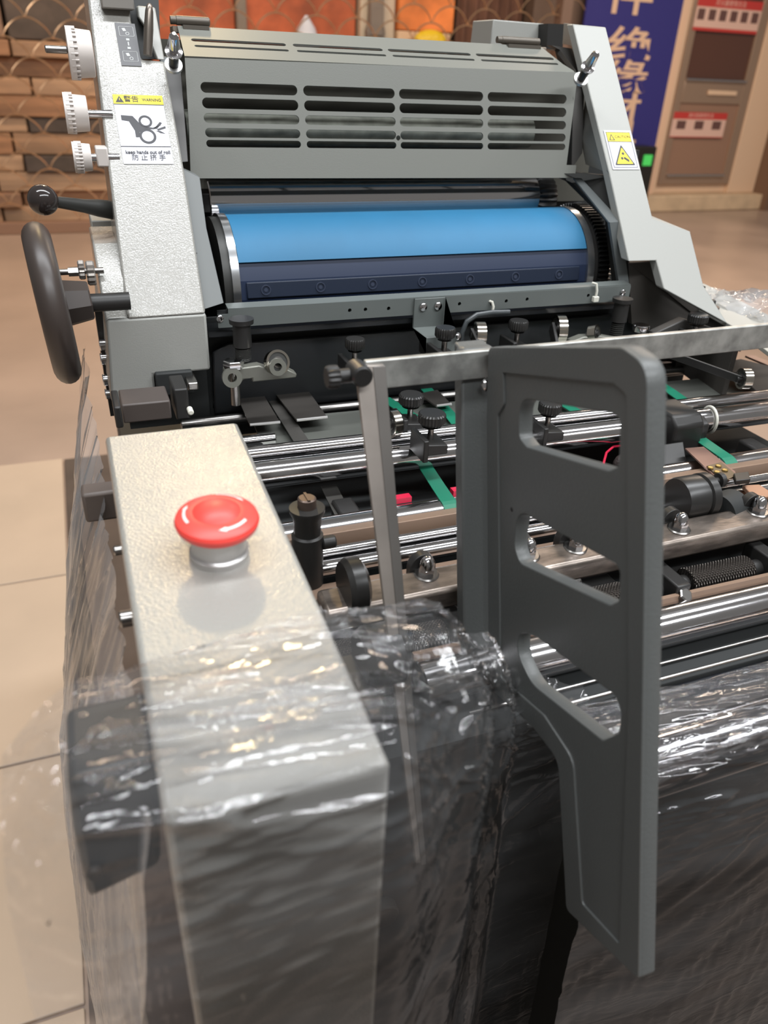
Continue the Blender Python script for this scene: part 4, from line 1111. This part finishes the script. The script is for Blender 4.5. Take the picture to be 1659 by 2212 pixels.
# ---- black carrier clamp on the thick shaft, with wheel, and riveted strap
cy0 = 0.474
ck = P('feeder_carrier', B().prism([(0.436, 0.450, 0.975), (0.436, 0.450, 1.004), (0.436, 0.458, 1.0115), (0.436, 0.490, 1.0115), (0.436, 0.497, 1.004), (0.436, 0.497, 0.975)], (0.030, 0, 0)), BLACK, bev=0.0025, label='black carrier gripping the thick shaft')
obj('carrier_cap', B().prism([(0.462, 0.455, 0.978), (0.462, 0.455, 1.0), (0.462, 0.463, 1.0045), (0.462, 0.49, 1.0045), (0.462, 0.49, 0.978)], (0.014, 0, 0)), PLASTIC, ck, bev=0.0012)
obj('carrier_leg', B().prism([(0.416, 0.448, 0.992), (0.445, 0.448, 0.992), (0.420, 0.39, 0.955), (0.388, 0.40, 0.955)], (0, 0.010, -0.012)), BLACK, ck, bev=0.001)
a = atZ(1410, 1030, 0.978); b_ = atZ(1480, 1095, 0.970)
P('feeder_arm', B().hexa([a + Vector((-0.012, 0.006, 0.006)), a + Vector((0.004, 0.012, 0.006)), b_ + Vector((0.010, 0.004, 0.004)), b_ + Vector((0.0, -0.008, 0.004))], [a + Vector((-0.012, 0.006, -0.004)), a + Vector((0.004, 0.012, -0.004)), b_ + Vector((0.010, 0.004, -0.006)), b_ + Vector((0, -0.008, -0.006))]), BLACK, bev=0.0025)
q = atY(1515, 1070, 0.365)
dw = P('feeder_wheel', B().lathe((q.x - 0.022, 0.365, q.z), (1, 0, 0), [(0, 0.0150), (0.002, 0.0158), (0.017, 0.0158), (0.0175, 0.0145), (0.019, 0.0145), (0.020, 0.0162), (0.026, 0.0162), (0.0265, 0.012)], 48), PLASTIC, label='black feed wheel with grey flange')
q = atY(1545, 1040, 0.362)
P('adjuster_stud', B().lathe((q.x - 0.006, 0.362, q.z), (1, 0, 0.05), [(0, 0.0025), (0.008, 0.0025), (0.0085, 0.0052), (0.012, 0.0052), (0.0125, 0.003)], 20), BLACK)
for (px, py, r) in ((1590, 1105, 0.013),):
    q = atY(px, py, 0.35)
    P('suction_wheel', B().lathe((q.x - 0.01, 0.356, q.z - 0.004), (0.9, 0.2, 0), [(0, 0.0145), (0.018, 0.0145)], 40), PIT)
rs = P('riveted_strap', B().prism([atZ(x, y, 0.992) for x, y in [(1480, 968), (1520, 965), (1588, 1018), (1590, 1032), (1545, 1030)]], (0, 0, -0.0012)), mat('strap_rose_brown', (128, 100, 90), 0.45, 0.5))
re_ = obj('strap_end', B().prism([atZ(x, y, 0.993) for x, y in [(1527, 1006), (1558, 998), (1592, 1026), (1562, 1040)]], (0, 0, -0.001)), mat('strap_end_olive', (96, 82, 62), 0.5, 0.3), rs)
for (px, py) in ((1535, 1011), (1552, 1007), (1549, 1020), (1566, 1016)):
    q = atZ(px, py, 0.9935)
    obj('rivet', B().lathe(q, (0, 0, 1), [(0, 0.0024), (0.0007, 0.0022), (0.001, 0.0012)], 16), BRASS, rs)
q = atZ(1608, 1030, 0.995)
P('spring_clip', B().prism([atZ(x, y, 0.995) for x, y in [(1585, 1022), (1617, 1018), (1622, 1035), (1590, 1038)]], (0, 0, -0.004)), BLACK, bev=0.0006)
P('copper_tab', B().prism([atZ(x, y, 0.988) for x, y in [(1604, 1048), (1640, 1046), (1665, 1062), (1665, 1072), (1632, 1078)]], (0, 0, -0.003)), mat('copper_brown_tab', (148, 112, 90), 0.4, 0.4), bev=0.0005)
# white tie around the thick shaft
q = atZ(1535, 908, 0.995)
P('shaft_tie', B().tube([(q.x + 0.002 * math.cos(t * math.pi / 14), 0.4735 + 0.0113 * math.cos(t * math.pi / 14), 0.995 + 0.0113 * math.sin(t * math.pi / 14)) for t in range(28)], 0.0012, 8, closed=True), TIE)
# magenta wire loop
pw = [atZ(x, y, 0.985) for x, y in [(1348, 962), (1325, 965), (1310, 978), (1304, 1000), (1302, 1030)]]
P('magenta_wire', B().tube(pw, 0.0010, 8), REDW)
for (xa, ya, xb, yb) in ((850, 1073, 887, 1070), (975, 1056, 1000, 1055)):
    a, b_ = atZ(xa, ya, 0.988), atZ(xb, yb, 0.988)
    P('magenta_mark', B().box(a.x, b_.x, a.y - 0.004, a.y + 0.002, 0.984, 0.988), REDW)
P('chain_knot', B().ball(atZ(1345, 1002, 0.975), 0.009, 14, (1, 0.7, 1)), mat('dark_cable_knot', (54, 46, 44), 0.6, bump=1, bscale=300))
for x in (0.145, 0.30, 0.36, 0.52):
    P('vacuum_block', B().box(x, x + 0.016, 0.43, 0.462, 0.945, 0.978), BLACK, bev=0.002)
P('board_edge_bar', B().box(0.09, 0.60, 0.436, 0.440, 0.960, 0.970), DARK)

# ---- feed board flat arm seen at right (grey bar with bearing)
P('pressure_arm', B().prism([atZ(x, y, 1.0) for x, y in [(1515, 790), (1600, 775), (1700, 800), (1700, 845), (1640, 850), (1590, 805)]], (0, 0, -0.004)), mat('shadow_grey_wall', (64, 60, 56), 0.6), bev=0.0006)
P('pale_edge_rail', B().prism([atZ(x, y, 1.0) for x, y in [(1610, 768), (1625, 766), (1700, 798), (1700, 806)]], (0, 0, -0.002)), mat('rose_steel', (176, 148, 134), 0.35, 0.6))

# ================= dark tray and wrapped roller at lower right
P('paper_tray', B().prism([(0.235, 0.232, 0.930), (0.235, 0.276, 0.930), (0.235, 0.278, 0.926), (0.235, 0.232, 0.926)], (0.37, 0, 0)), mat('tray_black_blue', (36, 38, 42), 0.4), bev=0.0005)
P('tray_edge', B().cyl((0.20, 0.262, 0.938), (0.60, 0.262, 0.938), 0.0011, 8), DCHROME)
P('tray_edge', B().cyl((0.17, 0.277, 0.934), (0.60, 0.277, 0.934), 0.0009, 8), DCHROME)
P('delivery_roller', B().ccyl((0.236, 0.213, 0.933), (0.60, 0.213, 0.933), 0.0175, 48), CHROME, label='chrome roller wrapped in clear film at lower right')
P('lower_front_plate', B().box(0.085, 0.75, 0.262, 0.268, 0.26, 0.925), mat('satin_black_front', (34, 35, 32), 0.6, var=0.1, vscale=6, spec=0.25), bev=0.002)
q = atY(862, 1945, 0.262)
P('front_bolt', B().ccyl((0.115, 0.262, q.z), (0.115, 0.254, q.z), 0.010, 32), mat('front_bolt_grey', (84, 82, 78), 0.35, 0.6))

# ================= side guide: rail, tapered strut and cast plate
rl = P('crosswise_rail', B().prism([(0.1223, 0.3344, 1.1114), (0.1223, 0.338, 1.1114), (0.1223, 0.338, 1.1264), (0.1223, 0.3344, 1.1264)], (0.41, 0.005, 0.0)), BARM, bev=0.0006, label='flat worn steel rail across the feeder')
sa = [atY(768, 790, 0.3326), atY(832, 789, 0.3326), atY(874, 1482, 0.2693), atY(852, 1482, 0.2693)]
sd = (sa[3] - sa[0]).normalized() * 0.10
P('strut_bar', B().hexa([sa[0], sa[1], sa[2] + sd, sa[3] + sd], [p + Vector((0, 0.003, 0)) for p in (sa[0], sa[1], sa[2] + sd, sa[3] + sd)]), STRUT, bev=0.0004, label='slim satin steel strut hanging from the rail')
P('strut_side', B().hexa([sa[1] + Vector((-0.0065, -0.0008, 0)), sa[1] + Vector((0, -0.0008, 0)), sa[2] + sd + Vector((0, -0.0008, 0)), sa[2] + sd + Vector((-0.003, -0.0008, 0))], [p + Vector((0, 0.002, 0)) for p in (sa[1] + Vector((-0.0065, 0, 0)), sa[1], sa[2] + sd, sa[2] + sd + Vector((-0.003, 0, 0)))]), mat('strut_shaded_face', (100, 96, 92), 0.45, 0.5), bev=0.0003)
q = atY(775, 815, 0.3256)
sc = P('rail_end_screw', B().ccyl((q.x + 0.001, 0.3352, q.z + 0.001), (q.x + 0.001, 0.322, q.z + 0.001), 0.0052, 24, 0.001), PLASTIC)
obj('screw_thread', B().cyl((q.x - 0.012, 0.329, q.z), (q.x, 0.329, q.z), 0.0035, 16).knurled((q.x - 0.0150, 0.329, q.z), (1, 0, 0), 0.0056, 0.006, 14, 0.0006), BLACK, sc)
PX = 0.189


def sp_(pxs): return [(lambda v: (v.y, v.z))(atX(x, y, PX)) for x, y in pxs]


pf = Matrix(((0, 0, 1, PX), (1, 0, 0, 0), (0, 1, 0, 0), (0, 0, 0, 1)))
outp = rounded(sp_([(1062, 752), (1350, 752), (1405, 790), (1402, 1000), (1385, 2110), (1230, 1962), (1213, 1640), (1155, 1565), (1062, 1482), (1058, 900)]), [0.004, 0.010, 0.012, 0, 0.002, 0.003, 0.01, 0.004, 0.003, 0.003])
h1 = rounded(sp_([(1124, 856), (1322, 889), (1344, 900), (1342, 1010), (1318, 1020), (1140, 968), (1122, 945)]), [0.012, 0.004, 0.004, 0.004, 0.005, 0.005, 0.005])
h2 = rounded(sp_([(1119, 1098), (1335, 1216), (1344, 1235), (1342, 1300), (1322, 1310), (1124, 1218), (1112, 1180)]), [0.012, 0.004, 0.004, 0.004, 0.004, 0.012, 0.01])
h3 = rounded(sp_([(1122, 1362), (1160, 1372), (1335, 1502), (1346, 1540), (1342, 1585), (1306, 1602), (1150, 1478), (1118, 1410)]), [0.01, 0.004, 0.006, 0.006, 0.006, 0.004, 0.02, 0.02])
me = curve_mesh([outp, h1, h2, h3], 0.0032, pf @ Matrix.Translation((0, 0, 0.0032)), 0.0007)
cp = link('cast_side_plate', me, CAST, pr, sharp=40); cp['label'] = 'dark grey cast side guide plate with three slanted openings'
innp = rounded(sp_([(1092, 803), (1335, 826), (1362, 850), (1366, 1500), (1345, 2040), (1262, 1950), (1243, 1640), (1180, 1545), (1085, 1462), (1080, 895), (1094, 872)]), [0.001, 0.006, 0.004, 0, 0.002, 0.003, 0.01, 0.004, 0.003, 0.003, 0.003])
rim_ = curve_mesh([outp, innp], 0.0007, pf @ Matrix.Translation((0, 0, -0.0006)), 0.0005)
link('raised_rim', rim_, CAST, cp, sharp=40)
# post behind the plate's rear edge, and top lug that hooks the rail
a = [atY(997, 758, 0.3423), atY(1062, 752, 0.3423), atY(1068, 1500, 0.292), atY(1003, 1500, 0.292)]
P('cast_post', B().hexa(a, [p + Vector((0, 0.010, 0.002)) for p in a]), CAST, bev=0.0012, label='dark vertical post behind the cast plate')
for k in (0.38, 0.62):
    e0, e1 = a[0].lerp(a[1], k), a[3].lerp(a[2], k)
    P('post_groove', B().hexa([e0 + Vector((-0.0008, -0.0006, -0.02)), e0 + Vector((0.0008, -0.0006, -0.02)), e1 + Vector((0.0008, -0.0006, 0)), e1 + Vector((-0.0008, -0.0006, 0))], [p + Vector((0, 0.001, 0)) for p in (e0 + Vector((-0.0008, -0.0006, -0.02)), e0 + Vector((0.0008, -0.0006, -0.02)), e1 + Vector((0.0008, -0.0006, 0)), e1 + Vector((-0.0008, -0.0006, 0)))]), BLACK)
q = atY(1024, 762, 0.345)
P('post_top_lug', B().box(q.x - 0.010, q.x + 0.010, 0.3388, 0.349, q.z - 0.014, q.z + 0.004), CAST, bev=0.003)
q = atY(1052, 832, 0.333)
pan_screw(q, (0, -1, 0.2), 0.0036, pr)
q = atX(1065, 945, PX)
P('casting_mark', B().ring(q, (-1, 0, 0), 0.003, 0.004, 0.0006, 20), CAST)
for (px, py) in ((1108, 1100), (1075, 1200)):
    q = atX(px, py, PX); P('casting_mark', B().cyl(q, q - Vector((0.0008, 0, 0)), 0.0012, 12), BLACK)

# ================================================================== CLEAR FILM
random.seed(11)


def fbm(p, o=4):
    return noise.fractal(Vector(p), 1.0, 2.0, o)


def lerp_tab(tab, x):
    if x <= tab[0][0]: return tab[0][1]
    for (a, va), (b2, vb) in zip(tab, tab[1:]):
        if x <= b2:
            t = (x - a) / (b2 - a); t = t * t * (3 - 2 * t)
            return [(p[0] * (1 - t) + q[0] * t, p[1] * (1 - t) + q[1] * t) for p, q in zip(va, vb)]
    return tab[-1][1]


# cross sections (y, z) at stations along x : top hem, over the edge, down the front
tabA = [(-0.062, [(0.205, 1.040), (0.185, 1.035), (0.165, 1.005), (0.155, 0.93), (0.160, 0.80), (0.165, 0.28)]),
        (-0.020, [(0.222, 1.062), (0.185, 1.063), (0.158, 1.050), (0.146, 0.95), (0.148, 0.80), (0.150, 0.28)]),
        (0.020, [(0.222, 1.068), (0.185, 1.0645), (0.158, 1.062), (0.1475, 0.98), (0.150, 0.80), (0.150, 0.28)]),
        (0.070, [(0.226, 1.068), (0.190, 1.066), (0.156, 1.058), (0.1475, 0.98), (0.150, 0.80), (0.150, 0.28)]),
        (0.110, [(0.232, 1.060), (0.200, 1.058), (0.175, 1.035), (0.170, 0.97), (0.172, 0.82), (0.165, 0.28)]),
        (0.150, [(0.244, 1.022), (0.225, 1.010), (0.215, 0.99), (0.215, 0.94), (0.205, 0.82), (0.190, 0.28)]),
        (0.187, [(0.268, 0.968), (0.260, 0.960), (0.252, 0.94), (0.250, 0.90), (0.246, 0.82), (0.220, 0.28)]),
        (0.232, [(0.262, 0.950), (0.258, 0.945), (0.252, 0.93), (0.250, 0.90), (0.246, 0.82), (0.225, 0.28)])]
tabC = [(0.198, [(0.243, 0.957), (0.216, 0.960), (0.193, 0.945), (0.188, 0.90), (0.186, 0.80), (0.170, 0.28)]),
        (0.30, [(0.238, 0.958), (0.215, 0.960), (0.190, 0.945), (0.182, 0.90), (0.178, 0.80), (0.165, 0.28)]),
        (0.50, [(0.238, 0.958), (0.215, 0.962), (0.188, 0.945), (0.180, 0.90), (0.176, 0.80), (0.160, 0.28)])]


def catmull(pts, t):
    n = len(pts) - 1; k = min(int(t * n), n - 1); f = t * n - k
    p = [pts[max(k - 1, 0)], pts[k], pts[k + 1], pts[min(k + 2, n)]]
    r = []
    for c in (0, 1):
        a, b2, c2, d = (q[c] for q in p)
        r.append(0.5 * (2 * b2 + (c2 - a) * f + (2 * a - 5 * b2 + 4 * c2 - d) * f * f + (3 * b2 - a - 3 * c2 + d) * f ** 3))
    return r


def film(name, tab, x0, x1, nu, nv, amp, seed, hem, m, label, cat):
    def fn(u, v):
        x = x0 + (x1 - x0) * u
        pr_ = lerp_tab(tab, x)
        y, z = catmull(pr_, v)
        # taut folds run across on the top, slant down the front
        sl = x * 30 + z * 55
        low = min(1, max(0, (v - 0.45) * 4))
        w_ = x * 1.0
        f1 = fbm((x * 6 + seed, y * 75 + x * 9, z * 75), 3)
        r1 = (1 - min(1, abs(f1) * 2.6)) ** 2            # sharp ridges running across
        f2 = fbm((seed + x * 26 - z * 30, z * 5 + x * 4, 1.7), 3)
        r2 = (1 - min(1, abs(f2) * 2.2)) ** 2            # long slanting folds lower down
        f3 = fbm((x * 55 + seed, y * 150, z * 150), 2)
        d = amp * ((r1 * 1.3 + 0.35 * f3 + 0.5 * f1) * (1 - low) + (r2 * 0.8 + 0.35 * f2 + 0.10 * f3) * low)
        y -= max(d, 0) * 0.9 + 0.0004; z += max(d, 0) * (0.9 if v < 0.35 else 0.15) + (0.0006 if v < 0.4 else 0)
        if v < 0.02: y += hem * fbm((x * 18, seed, 0), 3)
        return Vector((x + 0.3 * d, y, z))
    o = obj(name, B().grid(nu, nv, fn), m, None, sharp=180)
    return tag(o, label, cat)


film('stretch_film', tabA, -0.048, 0.232, 290, 230, 0.0022, 3.1, 0.006, FILM, 'clear wrinkled stretch film draped over the front of the grey control panel', 'plastic film')
film('stretch_film', tabC, 0.198, 0.62, 240, 230, 0.0026, 8.4, 0.004, FILM, 'clear wrinkled stretch film over the chrome roller right of the cast plate', 'plastic film')


# hanging film along the left side of the press
def lf_(u, v):
    # u: from rear (0) to front (1), v: from the cover edge (0) down and outwards (1)
    y = 0.60 - 0.42 * u
    bulge = 0.014 + 0.042 * math.sin(math.pi * min(1, u * 1.05 + 0.05)) ** 0.7
    zt2 = 1.06 - 0.05 * math.sin(u * 2.6)
    z = zt2 - 0.40 * v
    x = -0.004 - bulge * (1 - (1 - v) ** 3) - 0.012 * v
    d = fbm((u * 7, z * 3.0, 2.2), 4); d2 = (1 - abs(fbm((u * 16 + 4, z * 6, 9), 3))) ** 4
    return Vector((x - abs(0.006 * d) - 0.002 * d2, y + 0.006 * d, z + 0.003 * d2))


o = obj('hanging_film', B().grid(200, 160, lf_), FILMB, None, sharp=180)
tag(o, 'clear crumpled film hanging along the left side below the handwheel', 'plastic film')


def rf_(u, v):
    x = 0.60 + 0.24 * u; y = 0.40 + 0.26 * v
    d = fbm((u * 5, v * 6, 4.4), 5); d2 = (1 - abs(fbm((u * 9 + 2, v * 9, 1), 3))) ** 3
    z = 1.050 + 0.028 * math.sin(math.pi * min(1, u * 1.3)) * math.sin(math.pi * v) + 0.009 * d + 0.006 * d2 - 0.03 * u
    return Vector((x, y, z))


o = obj('crumpled_film', B().grid(110, 110, rf_), FILMB, None, sharp=180)
tag(o, 'crumpled clear film heaped behind the right tower lid', 'plastic film')
